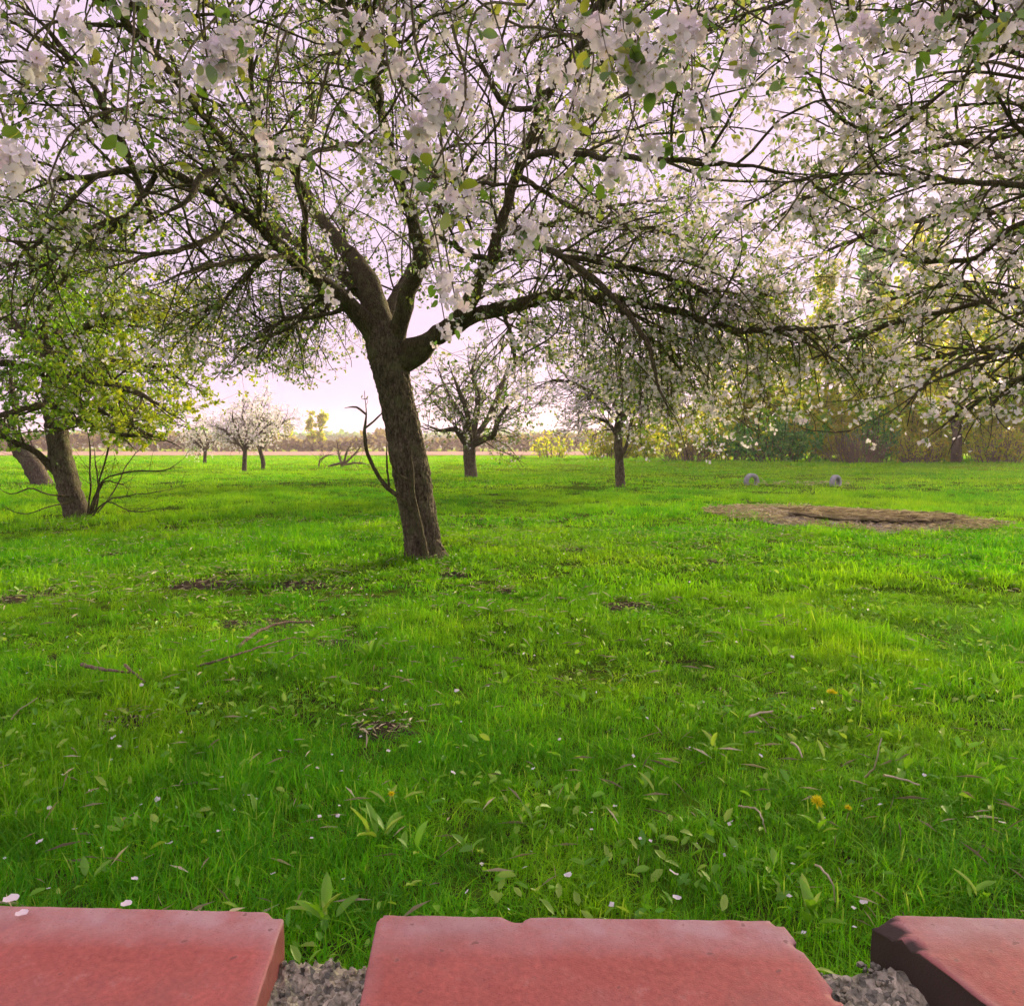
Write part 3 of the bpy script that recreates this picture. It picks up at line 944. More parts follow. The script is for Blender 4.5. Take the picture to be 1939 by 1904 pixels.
for k, path in LIMBS.items():
    pts, rad = traced(path, Y0, .07, .007)
    limbs.append((pts, rad))
    limb_obs.append(apple.solid('limb', pts, rad * np.linspace(.86, .64, len(rad)), M['limb_bark'], 16, .10, 11.))
second = []; SN = list(SECOND)
for k, path in SECOND.items():
    pts, rad = traced(path, Y0, .08, .010)
    second.append((pts, rad))
    limb_obs.append(apple.solid('bough', pts, rad * .66, M['limb_bark'], 10, .10, 13.))


def main_keep(p):
    """crown envelope: (N, 3) -> bool, clear air under the crown and round the camera"""
    x, y, z = p[:, 0], p[:, 1], p[:, 2]
    e = (z - CAM_Z) / np.maximum(y, .3)                    # slope of the sight line from the wall
    u = x / np.maximum(y, .3)
    wob = .05 * np.sin(u * 17 + 1) + .03 * np.sin(u * 41)
    low = np.where(u < -.18, .062 + .02 * np.sin(u * 29), .02)
    low = np.where((u > -.36) & (u < -.17), .070 + .25 * np.abs(u + .26), low)
    low = np.where(u > .12, -.01, low)
    near = np.where(y < 5.4, .30 + wob - .10 * np.clip((u - .2) / .2, 0, 1) - .08 * np.clip((-u - .3) / .2, 0, 1), low)
    near = np.where(y < 3.4, .36 + wob, near)
    d = np.linalg.norm(p - np.array([0, 0, CAM_Z]), axis=1)
    return (e > near) & (d > 1.35) & (y > .2)


def crown_bias(center, k):
    def f(S):
        v = S - np.asarray(center)
        return nrm(v) * k
    return f


par = limbs + second
b_pts, b_rad = spawn(par, .15, (.7, 2.0), (30, 80), .5, (.005, .010), 9, .12, .03, t0=.14, up=.12, bias=crown_bias(base + [0, 0, 1.2], .45))
b_own = OWNER[0]
# drooping shoots under the right-hand limbs
dr = [limbs[4], second[0]] + [second[SN.index(k)] for k in ('right fall', 'right reach', 'right reach', 'low twig left', 'drooping left', 'sweeping left', 'left curtain', 'left curtain two', 'left fall', 'left fall', 'left fall back', 'left fall back', 'left reach')]
dri = [next(i for i, q in enumerate(par) if q is d_) for d_ in dr]
d_pts, d_rad = spawn(dr, .085, (.5, 1.5), (30, 85), .45, (.004, .0075), 9, .12, .13, t0=.25, up=-.12)
d_own = np.array(dri)[OWNER[0]]
hg = [limbs[4], second[0]] + [second[SN.index(k)] for k in ('right fall', 'right reach', 'sucker drop')]      # long hanging whips
hgi = [next(i for i, q in enumerate(par) if q is d_) for d_ in hg]
h_pts, h_rad = spawn(hg, .075, (.6, 1.7), (40, 90), .45, (.0035, .006), 9, .10, .26, t0=.22, up=-.3, taper=.3)
d_pts = np.concatenate([d_pts, h_pts]); d_rad = np.concatenate([d_rad, h_rad]); d_own = np.concatenate([d_own, np.array(hgi)[OWNER[0]]])
b_own = np.concatenate([b_own, d_own])
b_pts = np.concatenate([b_pts, d_pts]); b_rad = np.concatenate([b_rad, d_rad])
ok = main_keep(b_pts[:, -1]) & main_keep(b_pts[:, 5])
b_pts, b_rad, b_own = b_pts[ok], b_rad[ok], b_own[ok]
vis = np.argsort(-seen_size(b_pts[:, 4], b_rad[:, 0]))
for i in vis[:300]:
    V, q = tubes(b_pts[i:i + 1], b_rad[i:i + 1], 6)
    obj('branch', mesh('branch', V - base, [q], M['twig']), limb_obs[b_own[i]])
rest_b = vis[300:]
t_pts, t_rad = spawn(as_list(b_pts, b_rad) + second, .100, (.15, .75), (30, 85), .6, (.0021, .0042), 5, .18, .03, t0=.08, up=.12)
ok = main_keep(t_pts[:, -1])
t_pts, t_rad = t_pts[ok], t_rad[ok]
s_pts, s_rad = spawn(as_list(t_pts, t_rad), .16, (.05, .22), (35, 85), .8, (.0018, .003), 3, .22, 0, t0=.1)
ok = main_keep(s_pts[:, -1])
s_pts, s_rad = s_pts[ok], s_rad[ok]
apple.joined_tubes('twigs', [(b_pts[rest_b], b_rad[rest_b], 5), (t_pts, t_rad, 3), (s_pts, s_rad, 3)], M['twig'])
p1, t1 = sites(t_pts, .15); p2, t2 = sites(s_pts, .13)
p = np.vstack([p1, p2]); t = np.vstack([t1, t2])
ok = main_keep(p); p, t = p[ok], t[ok]
# near sprays hanging into the top of the view
SPRAYS = [(840, 205, 1.95, 9), (800, 240, 2.0, 6), (875, 190, 2.1, 6), (425, 110, 2.0, 8), (455, 85, 2.1, 6), (400, 140, 2.0, 4), (1190, 130, 1.85, 8), (1225, 150, 1.9, 6), (1290, 55, 1.9, 7), (20, 312, 1.8, 6),
          (838, 528, 2.5, 5), (862, 566, 2.5, 5), (990, 444, 2.3, 7), (1010, 430, 2.4, 4), (620, 562, 3.2, 3), (845, 625, 3.2, 3), (885, 372, 2.1, 4), (790, 296, 2.3, 6), (850, 300, 2.3, 5), (1115, 180, 2.1, 6),
          (960, 105, 2.2, 5), (1420, 95, 2.0, 6), (1505, 100, 2.1, 4), (1140, 70, 2.0, 6), (1060, 130, 2.3, 5), (700, 110, 2.4, 4), (560, 285, 2.4, 4), (505, 285, 2.5, 4), (1230, 290, 2.4, 6), (1310, 210, 2.4, 6),
          (1080, 260, 2.4, 5), (1160, 330, 2.6, 5), (1480, 60, 1.9, 5), (60, 120, 2.2, 6), (150, 60, 2.2, 5), (300, 40, 2.1, 6), (640, 60, 2.2, 5), (760, 130, 2.4, 5), (820, 450, 2.9, 3), (900, 455, 3., 3), (808, 345, 1.9, 1), (845, 350, 2.0, 1), (235, 262, 1.9, 1), (340, 235, 2.1, 1), (715, 45, 2.0, 2), (1895, 62, 1.7, 1), (1790, 35, 1.8, 2), (1925, 30, 1.7, 1), (1700, 90, 2.1, 5), (1600, 110, 2.2, 4), (1640, 60, 2.1, 4)]
sp_p, sp_t, sp_b, stems = [], [], [], []
for (x, y, Y, nf) in SPRAYS:
    a = P(x, y, Y)
    top = P(x + rng.uniform(-120, 120), y - rng.uniform(180, 320), Y + rng.uniform(.1, .7))
    mid = (a + top) / 2 + rng.normal(0, .05, 3)
    q = catmull(np.vstack([top, mid, a]), .06)
    i = np.linspace(0, len(q) - 1, 9).astype(int)
    stems.append(q[i])
    for _ in range(3):
        sp_p.append(a + rng.normal(0, .035, 3)); sp_t.append(nrm(a - mid))
    sp_b.append((a, nf))
stems = np.array(stems)
apple.joined_tubes('hanging_twigs', [(stems, np.linspace(.0045, .0022, 9)[None].repeat(len(stems), 0), 5)], M['twig'])
fl_p = np.vstack([np.repeat(a[None], n, 0) + rng.normal(0, .012, (n, 3)) for a, n in sp_b])

apple.leaves(np.array(sp_p), np.array(sp_t), (.028, .050), M['leaf'], per=2, parts=225, simple=False, width=.62, name='spray_leaves')
apple.leaves(p, t, (.022, .046), M['leaf'], per=2, parts=75, simple=False, width=.6)
sel = rng.random(len(p)) < .13 + .14 * (p[:, 0] > -.2) + .12 * (p[:, 1] < 4.5)
apple.blossoms(np.vstack([fl_p, p[sel]]), (.034, .048), (2, 6), .021, parts=300)

# thin suckers up the trunk
for path in ([(806, 1052, 9, -.24), (795, 1000, 8, -.25), (784, 950, 7, -.26), (779, 890, 6.5, -.26), (778, 830, 4, -.25)],
             [(783, 968, 6, -.26), (762, 945, 6, -.3), (735, 925, 6, -.3), (712, 895, 5.5, -.3), (697, 860, 5, -.3), (690, 820, 4.5, -.3), (694, 785, 4, -.3), (690, 740, 2.5, -.3)],
             [(737, 925, 3, -.3), (733, 880, 2.5, -.3), (732, 835, 2, -.3)], [(694, 785, 3, -.3), (675, 770, 2.5, -.3), (652, 772, 2, -.3)],
             [(692, 810, 3, -.3), (715, 790, 2.5, -.3), (730, 775, 2, -.3)], [(778, 912, 4, -.26), (752, 895, 3.5, -.3), (738, 860, 3, -.3), (736, 825, 2, -.3)]):
    pts, rad = traced(path, Y0, .05, .003)
    apple.solid('sucker', pts, rad * .72, M['limb_bark'], 8, .08)
pts, rad = traced([(694, 785, 3, -.3), (690, 740, 2.5, -.3)], Y0, .05, .003)
tp, tr = spawn([(pts, rad)], .03, (.1, .35), (30, 80), .8, (.0015, .003), 4, .2, 0, up=.2)
apple.joined_tubes('sucker_twigs', [(tp, tr, 3)], M['twig'])
p, t = sites(tp, .07)
apple.leaves(p, t, (.02, .035), M['leaf_green'], per=3, name='sucker_leaves')


# ------------------------------------------------------------------ other orchard trees
def orchard_tree(name, label, Yt, trunk, limb_paths, group=None, foot=None, branch=(.16, .4, 1.3), twig=(.10, .15, .6), leaf=(.03, .05), leaf_m='leaf', per=3,
                 bloom=.2, bloom_size=(.03, .04), bloom_n=(2, 5), keep=None, droop=.04, up=.12, parts=0, branch_parts=0, sp=.13, step=.09, wood='limb_bark', simple=True, tone=None, r_twig=(.0026, .005), r_branch=(.006, .014), bloom_spread=.025, petals=5, limb_k=.85):
    pts, rad = traced(trunk, Yt, step * .5, .003, False)
    b = pts[0].copy() if foot is None else np.array(foot, float)
    b[2] = ground_at(b[0], b[1])
    tr = Tree(name, label, b, group=group)
    tr.solid('trunk', pts, rad, M['bark'] if wood == 'limb_bark' else M[wood], 24, .09, 8.)
    limbs = []
    for path in limb_paths:
        q = traced(path, Yt, step, .01)
        q = (q[0], q[1] * limb_k)
        limbs.append(q); tr.solid('limb', *q, M[wood], 9, .10, 10.)
    top = np.array([pts[-1][0], pts[-1][1], pts[-1][2] - .3])
    bp, br = spawn(limbs, branch[0], branch[1:], (30, 80), .55, r_branch, 6, .16, droop, t0=.14, up=up, bias=crown_bias(top, .35))
    if keep is not None: k = keep(bp[:, -1]); bp, br = bp[k], br[k]
    tp, t_r = spawn(as_list(bp, br) + limbs, twig[0], twig[1:], (30, 85), .6, r_twig, 4, .2, droop * .6, t0=.08, up=.1)
    if keep is not None: k = keep(tp[:, -1]); tp, t_r = tp[k], t_r[k]
    o = np.argsort(-seen_size(bp[:, 3], br[:, 0]))
    for i in o[:branch_parts]:
        V, q = tubes(bp[i:i + 1], br[i:i + 1], 6)
        obj('branch', mesh('branch', V - b, [q], M['twig']), tr.o)
    o = o[branch_parts:]
    tr.joined_tubes('twigs', [(bp[o], br[o], 5), (tp, t_r, 3)], M['twig'] if wood == 'limb_bark' else M[wood])
    p, t = sites(tp, sp)
    if keep is not None: k = keep(p); p, t = p[k], t[k]
    if per: tr.leaves(p, t, leaf, M[leaf_m], per=per, parts=parts, simple=simple, width=.6, tone=tone)
    s = rng.random(len(p)) < bloom
    if s.sum(): tr.blossoms(p[s], bloom_size, bloom_n, bloom_spread, parts=parts, petals=petals)
    return tr, limbs, bp


def right_keep(p):
    x, y, z = p[:, 0], p[:, 1], p[:, 2]
    yy = np.maximum(y, .3); e = (z - CAM_Z) / yy; u = x / yy
    d = np.linalg.norm(p - np.array([0, 0, CAM_Z]), axis=1)
    low = .0 + .03 * np.sin(u * 30)
    low = np.where(y < 3., .22 + .06 * np.sin(u * 23), low)
    return (e > low) & (d > 1.5) & (u > .16 + .05 * np.sin(e * 20))


rt, rl, _ = orchard_tree('apple_tree', 'blossoming apple tree whose boughs reach in along the right edge, trunk out of view', 5.4,
    [(2489, 1190, 58, 0), (2480, 1050, 50, 0), (2470, 900, 46, 0), (2462, 760, 44, 0), (2457, 640, 44, 0)],
    [[(2457, 660, 34, 0), (2330, 500, 26, -.3), (2200, 330, 20, -.7), (2060, 180, 17, -1.1), (1960, 95, 16, -1.4), (1849, 42, 14, -1.6), (1760, 22, 11, -1.7), (1650, 12, 8, -1.8), (1540, 16, 5, -1.9)],
     [(2457, 670, 26, 0), (2300, 650, 16, -.2), (2100, 640, 12, -.4), (1939, 655, 8.5, -.5), (1830, 690, 7, -.5), (1760, 728, 6, -.5), (1690, 775, 4.5, -.5), (1600, 822, 3, -.4)],
     [(2457, 690, 26, 0), (2250, 690, 15, .1), (2080, 680, 11, .2), (1939, 712, 8, .3), (1844, 768, 7, .3), (1788, 804, 5.5, .3), (1724, 850, 3, .3)],
     [(2457, 640, 26, 0), (2250, 500, 17, -.2), (2080, 420, 12, -.4), (1939, 424, 9, -.5), (1852, 486, 8, -.5), (1759, 496, 8, -.5), (1688, 479, 7.5, -.5), (1635, 460, 7, -.5), (1600, 392, 6, -.5), (1590, 325, 4, -.6)],
     [(2330, 500, 18, -.3), (2150, 400, 13, -.7), (1990, 360, 10, -1), (1860, 345, 8.5, -1.2), (1750, 335, 7.5, -1.3), (1660, 332, 7, -1.4), (1560, 330, 6, -1.4), (1450, 350, 4.5, -1.4)],
     [(2200, 330, 14, -.7), (2060, 250, 10, -1), (1939, 257, 7, -1.2), (1890, 180, 6.5, -1.2), (1860, 110, 6, -1.3), (1830, 50, 4.5, -1.3)],
     [(2060, 180, 12, -1.1), (1960, 110, 8, -1.2), (1885, 102, 6.5, -1.3), (1813, 153, 6, -1.3), (1760, 200, 5.5, -1.3), (1706, 245, 5, -1.3), (1652, 262, 5, -1.3), (1581, 214, 5.5, -1.3), (1546, 153, 5.5, -1.3), (1492, 118, 5, -1.3), (1400, 90, 4, -1.4)],
     [(2250, 500, 14, .2), (2090, 540, 11, .5), (1950, 560, 8, .8), (1820, 540, 7, 1.), (1700, 560, 6, 1.2), (1590, 590, 5, 1.4), (1480, 640, 4, 1.5)],
     [(2300, 560, 16, .5), (2120, 430, 12, 1.), (1960, 330, 10, 1.5), (1800, 260, 8, 1.9), (1650, 180, 7, 2.2), (1500, 120, 5, 2.4)],
     [(2330, 560, 16, .3), (2150, 600, 11, .8), (1990, 640, 9, 1.2), (1860, 660, 7, 1.6), (1720, 690, 6, 1.9), (1600, 730, 4.5, 2.1)],
     [(2330, 560, 16, -.2), (2100, 600, 11, -.2), (1920, 570, 8, 0), (1780, 590, 7, .2), (1640, 630, 6, .5), (1520, 690, 5, .7), (1420, 760, 3.5, .8)],
     [(2200, 330, 14, -.5), (2000, 250, 10, -.4), (1830, 270, 8, -.2), (1680, 300, 7, 0), (1540, 370, 6, .2), (1420, 440, 4.5, .3), (1330, 500, 3, .4)],
     [(2250, 450, 14, .4), (2050, 380, 10, .8), (1880, 400, 8, 1.2), (1720, 420, 7, 1.5), (1580, 470, 6, 1.8), (1450, 540, 4.5, 2.)],
     [(1960, 95, 11, -1.4), (1800, -20, 9, -1.7), (1650, -40, 8, -1.9), (1500, 0, 6.5, -2.), (1380, 40, 5, -2.1), (1280, 80, 3.5, -2.1)]],
    foot=(5.64, 5.4, 0), limb_k=.62, branch=(.15, .6, 1.7), twig=(.115, .14, .65), leaf=(.024, .046), per=3, bloom=.46, bloom_size=(.036, .050), bloom_n=(2, 7), keep=right_keep, droop=.075, up=.03, r_twig=(.003, .0052), parts=300, branch_parts=200, simple=False, sp=.11)

# left: leafy apple tree with basal shoots
LEFT_T = dict(leaf=(.032, .070), leaf_m='leaf_green', per=6, bloom=.13, bloom_size=(.045, .06), bloom_n=(2, 4), step=.12)


def left_keep(p):
    x, y, z = p[:, 0], p[:, 1], p[:, 2]
    u = x / np.maximum(y, 1); e = (z - CAM_Z) / np.maximum(y, 1)
    return (e > -.008 + .03 * np.sin(u * 19) ** 2) & (u < -.335 + .09 * rng.random(len(u)) + .02 * np.sin(e * 30))


lt_, ll, _ = orchard_tree('apple_tree', 'leafy green apple tree with dark leaning trunk and thin shoots round its foot', 10.4,
    [(155, 1000, 27, 0), (148, 975, 24, 0), (130, 920, 21, 0), (113, 850, 19, 0), (104, 790, 18, 0), (98, 735, 17, 0), (100, 690, 14, 0)],
    [[(108, 895, 9, 0), (70, 857, 7.5, -.2), (35, 841, 6.5, -.3), (0, 823, 5.5, -.5), (-60, 800, 4, -.7)],
     [(112, 775, 10, 0), (154, 769, 8, -.2), (210, 785, 7, -.4), (259, 813, 6, -.5), (304, 829, 5, -.6), (345, 850, 3, -.7)],
     [(100, 700, 12, 0), (140, 640, 9, -.3), (200, 600, 8, -.7), (260, 590, 6.5, -1), (330, 610, 5, -1.2), (390, 660, 4, -1.4)],
     [(98, 720, 12, 0), (170, 690, 9, .3), (240, 680, 8, .6), (310, 700, 6, .8), (380, 740, 5, .9)],
     [(98, 700, 12, 0), (80, 620, 10, -.2), (110, 540, 8, -.5), (170, 470, 7, -.8), (220, 420, 5, -1)],
     [(98, 700, 12, 0), (50, 640, 10, .2), (0, 590, 8, .5), (-60, 560, 6, .8)],
     [(98, 710, 12, 0), (40, 690, 9, -.4), (-20, 690, 7, -.8), (-90, 720, 5, -1.2)],
     [(98, 720, 12, 0), (120, 660, 9, .8), (180, 620, 8, 1.4), (280, 600, 6, 2.), (360, 620, 4, 2.4)],
     [(100, 720, 10, 0), (150, 720, 8, -.8), (220, 730, 7, -1.3), (290, 760, 5.5, -1.7), (350, 800, 4, -2)],
     [(98, 690, 10, 0), (110, 600, 8, .6), (90, 500, 7, 1.), (60, 400, 5, 1.3)],
     [(104, 780, 9, 0), (150, 800, 7, -.7), (200, 815, 6, -1.2), (260, 825, 5, -1.6), (310, 835, 3.5, -1.9)], [(102, 770, 9, 0), (60, 770, 7, -.6), (10, 785, 6, -1.), (-50, 800, 4, -1.3)],
     [(100, 740, 9, 0), (160, 740, 7, 1.), (230, 760, 6, 1.6), (300, 790, 5, 2.1), (370, 815, 3.5, 2.4)]],
    branch=(.095, .5, 1.8), twig=(.075, .18, .8), droop=.06, keep=left_keep, tone=lambda p: .20 + .72 * np.clip((p[:, 0] + 7.6) / 3.5, 0, 1), **LEFT_T)
# shoots at its foot
shoots = [[(165, 980, 4.5, -.1), (172, 930, 4, -.15), (170, 850, 3.5, -.2), (158, 790, 2.5, -.2)], [(168, 975, 5, -.1), (185, 920, 4.5, -.2), (205, 850, 4, -.3), (215, 800, 3, -.3), (220, 760, 2, -.3)],
          [(172, 975, 5, -.1), (190, 915, 4, -.2), (245, 893, 3.5, -.4), (310, 890, 3, -.6), (345, 870, 2.5, -.7), (360, 850, 1.5, -.8)], [(175, 970, 4, -.2), (195, 915, 3.5, -.3), (225, 915, 3, -.5), (258, 938, 2, -.7)],
          [(172, 972, 4, -.2), (205, 950, 3, -.4), (250, 968, 2.5, -.6), (310, 962, 2, -.8), (345, 950, 1.5, -.9)], [(178, 975, 4, 0), (188, 930, 3.5, 0), (180, 870, 3, .1), (178, 830, 2, .1)],
          [(130, 940, 5, -.1), (100, 938, 4, -.3), (55, 925, 3.5, -.6), (20, 935, 3, -.8), (-30, 905, 2, -1)], [(135, 950, 4, -.1), (90, 960, 3, -.4), (40, 972, 2.5, -.6), (-10, 950, 2, -.8)],
          [(185, 970, 3.5, .1), (215, 930, 3, .3), (240, 880, 2.5, .5), (265, 850, 2, .6), (300, 830, 1.5, .7)], [(170, 985, 4, -.2), (195, 955, 3, -.5), (230, 940, 2.5, -.8), (300, 930, 2, -1.1), (400, 905, 1.5, -1.3)]]
sl = []
for s_ in shoots:
    q = traced(s_, 10.35, .1, .008); sl.append(q); lt_.solid('shoot', q[0], q[1] * .42, M['limb_bark'], 6, .08)
tp, tr_ = spawn(sl, .16, (.15, .6), (25, 70), .6, (.002, .004), 4, .2, .02, t0=.25, up=.1)
lt_.joined_tubes('shoot_twigs', [(tp, tr_, 3)], M['twig'])
p, t = sites(tp, .25)
p = p[rng.random(len(p)) < .5]
lt_.leaves(p, np.tile([[0, 0, 1.]], (len(p), 1)), (.03, .05), M['leaf_green'], per=2, name='shoot_leaves')


def left2_keep(p):
    x, y, z = p[:, 0], p[:, 1], p[:, 2]
    return (z > .95)


orchard_tree('apple_tree', 'pale trunked apple tree standing behind the leafy tree at the left edge', 19.,
    [(84, 928, 20, 0), (72, 900, 17, 0), (55, 872, 16, 0), (30, 838, 14, 0), (10, 810, 11, 0)],
    [[(70, 900, 10, 0), (95, 870, 8, .3), (100, 835, 7, .6), (120, 790, 5, 1)], [(12, 812, 9, 0), (-30, 770, 7, .5), (-80, 740, 5, 1)], [(20, 825, 8, 0), (30, 770, 7, -.5), (20, 720, 5, -.8), (40, 670, 4, -1)],
     [(15, 815, 8, 0), (-40, 800, 6, -.8), (-120, 790, 4, -1.5)]],
    branch=(.3, .8, 2.), twig=(.22, .3, 1.), leaf=(.09, .14), leaf_m='leaf_green', per=3, bloom=.12, bloom_size=(.08, .11), bloom_n=(2, 4), keep=left2_keep, step=.2, sp=.25, r_twig=(.004, .008), wood='far_bark', bloom_spread=.06)

# behind the leaning tree: two mid-distance apple trees
orchard_tree('apple_tree', 'squat apple tree with thick straight trunk just right of and behind the leaning trunk', 24.,
    [(893, 912, 14, 0), (892, 900, 12.5, 0), (889, 870, 11.5, 0), (889, 845, 12, 0), (890, 832, 12, 0)],
    [[(886, 842, 9, 0), (872, 824, 8, -.2), (862, 812, 6, -.4), (835, 815, 4, -.7), (800, 800, 3, -1)], [(890, 838, 9, 0), (900, 800, 7, .1), (905, 750, 6, .2), (895, 700, 5, .3), (910, 650, 4, .4)],
     [(893, 842, 9, 0), (915, 832, 7.5, -.3), (935, 822, 6.5, -.6), (942, 800, 5, -.8), (960, 770, 4, -1), (990, 740, 3, -1.2)], [(888, 838, 8, 0), (875, 790, 6, .6), (850, 750, 5, 1.), (830, 700, 4, 1.4)],
     [(892, 838, 8, 0), (925, 790, 6, .8), (950, 730, 5, 1.4), (965, 680, 4, 1.8)], [(890, 835, 8, 0), (885, 790, 6, -1), (870, 740, 5, -1.6), (850, 690, 4, -2)]],
    branch=(.20, .9, 3.0), twig=(.16, .3, 1.2), leaf=(.06, .11), per=4, bloom=.35, bloom_size=(.07, .10), bloom_n=(2, 4), step=.2, sp=.26, r_twig=(.005, .009), r_branch=(.01, .022), bloom_spread=.05)
orchard_tree('apple_tree', 'slender blossoming apple tree right of centre with upright thin stems', 18.2,
    [(1176, 936, 11, 0), (1175, 920, 9.5, 0), (1173, 880, 8.5, 0), (1171, 840, 8, 0), (1172, 800, 8, 0), (1176, 770, 7, 0)],
    [[(1173, 870, 5, -.1), (1185, 845, 4, -.2), (1192, 820, 3.5, -.2), (1205, 760, 3, -.3), (1230, 700, 2.5, -.5)], [(1176, 780, 6, 0), (1180, 730, 5, .2), (1170, 680, 4.5, .3), (1180, 620, 3.5, .4), (1175, 560, 2.5, .5)],
     [(1173, 800, 6, 0), (1140, 760, 5, -.3), (1100, 730, 4, -.6), (1050, 720, 3.5, -.9), (1000, 740, 2.5, -1)], [(1174, 800, 6, 0), (1215, 750, 5, -.4), (1260, 720, 4, -.7), (1310, 730, 3, -.9), (1350, 760, 2, -1)],
     [(1174, 790, 5, 0), (1150, 730, 4.5, 1), (1110, 680, 4, 1.6), (1070, 660, 3, 2)], [(1176, 790, 5, 0), (1210, 720, 4.5, 1), (1250, 670, 4, 1.6), (1290, 640, 3, 2)],
     [(1174, 790, 5, 0), (1160, 740, 4.5, -1), (1120, 720, 4, -1.6), (1080, 740, 3, -2)], [(1172, 830, 5, 0), (1150, 800, 4, .2), (1120, 790, 3.5, .3), (1080, 800, 2.5, .4)],
     [(1176, 790, 5, 0), (1220, 770, 4, -1), (1270, 770, 3.5, -1.5), (1320, 800, 2.5, -1.9)]],
    branch=(.14, .8, 2.4), twig=(.12, .25, 1.0), leaf=(.04, .065), per=2, bloom=.5, bloom_size=(.055, .08), bloom_n=(2, 5), step=.18, sp=.22, droop=.08, r_twig=(.004, .007), bloom_spread=.04)

# three far white trees on the left, and a broken bush
for lab, px, Yt, hgt, sd in (('far white-flowering tree with a single slim forked stem, left of its neighbour', 463, 31., 1.0, 1),
                             ('far white-flowering tree with a leaning stem, nearest the sky gap', 498, 34., 1.15, 2),
                             ('farthest low white-flowering tree, half hidden by the leafy crown', 388, 42., .9, 3)):
    gy_ = HORIZON + F_PX / Yt
    k = F_PX / Yt
    def pt(dx, hh, r, dz): return (px + dx * k, gy_ - hh * k * hgt, r * k, dz)
    orchard_tree('blossom_tree', lab, Yt, [pt(0, -.1, .11, 0), pt(0, .3, .09, 0), pt(.02 if sd != 2 else -.12, .7, .085, 0), pt(.03 if sd != 2 else -.2, 1.0, .08, 0)],
        [[pt(.0, .8, .06, 0), pt(-.4, 1.3, .05, .2), pt(-.9, 1.7, .04, .4), pt(-1.5, 1.8, .03, .5)], [pt(.0, .8, .06, 0), pt(.4, 1.3, .05, -.2), pt(.9, 1.8, .04, -.3), pt(1.4, 2.0, .03, -.4)],
         [pt(0, .95, .06, 0), pt(.1, 1.6, .05, .5), pt(-.1, 2.3, .04, .8), pt(.1, 2.9, .025, 1)], [pt(0, .95, .05, 0), pt(-.3, 1.6, .045, -.6), pt(-.5, 2.2, .035, -1), pt(-.4, 2.7, .025, -1.2)],
         [pt(0, .95, .05, 0), pt(.5, 1.7, .045, .6), pt(.8, 2.3, .035, 1.)], [pt(0, .9, .05, 0), pt(-.6, 1.4, .04, 1.), pt(-1., 2., .03, 1.5)]],
        group=None, branch=(.15, .5, 1.3), twig=(.12, .2, .8), leaf=(.06, .1), per=1, bloom=.8, bloom_size=(.09, .14), bloom_n=(2, 4), step=.2, sp=.26, wood='far_bark', r_twig=(.005, .01), r_branch=(.01, .02), bloom_spread=.07, petals=3)

bb = G(648, 884); bush = Tree('fallen_tree', 'low broken grey tree with arching bare branches lying in the far grass', bb)
Yb = bb[1]; fb = []
for path in ([(648, 884, 5, 0), (644, 868, 4, .2), (640, 850, 3, .4), (636, 830, 2, .5)], [(655, 872, 4, 0), (630, 880, 4, -.2), (603, 887, 3, -.5)], [(603, 887, 3, -.5), (606, 872, 2.5, -.5), (618, 862, 2, -.4), (632, 860, 1.5, -.4)],
             [(650, 880, 4, 0), (665, 866, 3, .1), (680, 850, 2.5, .2), (690, 835, 2, .3)], [(650, 880, 4, 0), (656, 855, 3, -.1), (664, 838, 2, -.3)], [(650, 880, 3.5, 0), (675, 876, 3, -.6), (700, 880, 2, -1)]):
    q = traced(path, Yb, .2, .02); fb.append(q); bush.solid('branch', q[0], q[1] * .6, M['grey_twig'], 6, .1)
tp, tr_ = spawn(fb, .09, (.4, 1.1), (25, 75), .7, (.006, .014), 5, .2, .0, t0=.1, up=.25)
bush.joined_tubes('twigs', [(tp, tr_, 3)], M['grey_twig'])
p, t = sites(tp, .5); bush.leaves(p, t, (.05, .09), M['leaf_far'], per=1)


# ------------------------------------------------------------------ woodland edge on the right
def wood_tree(name, label, px, Yt, top, spread, leaf_m='leaf_far', leaf=(.20, .40), per=4, bark='far_bark', r=.2, branch_n=.20, lean=0., low=.14, group=None, dens=1., narrow=False, bare=False):
    k = Yt / F_PX
    H = CAM_Z + (HORIZON - top) * k
    x0 = (px - CX) * k
    b = np.array([x0, Yt, 0.]); b[2] = ground_at(x0, Yt)
    tr = Tree(name, label, b, group=group)
    n = 14
    z = np.linspace(-.1, H * .93, n)
    pts = np.stack([x0 + lean * z + rng.normal(0, .05, n).cumsum() * .5, Yt + rng.normal(0, .05, n).cumsum() * .5, z], 1); pts[0, :2] = (x0, Yt)
    rad = r * np.linspace(1.15, .12, n)
    tr.solid('trunk', pts, rad, M[bark], 10, .08, 3.)
    L = spread
    lp, lr = spawn([(pts, rad)], branch_n, (L * .55, L * 1.1), (35, 75) if not narrow else (18, 35), .5, (.03, .09), 7, .12, .0 if not narrow else -.03, t0=low, up=.25, taper=.55)
    tr.joined_tubes('limbs', [(lp, lr, 5)], M[bark], stuff=True)
    bp, br = spawn(as_list(lp, lr), .30 / dens, (.5, 1.6), (30, 75), .5, (.012, .03), 4, .18, .02, t0=.15, up=.12)
    tp, t_r = spawn(as_list(bp, br), .24 / dens, (.25, .9), (30, 80), .6, (.007, .012), 3, .2, .02, t0=.1, up=.05)
    tr.joined_tubes('twigs', [(bp, br, 3), (tp, t_r, 3)], M[bark])
    p, t = sites(np.concatenate([bp[:, ::2], tp[:, [0, 1, 3]]]), .22)
    if not bare: tr.leaves(p, t, leaf, M[leaf_m], per=per, width=.7, name='crown')
    return tr


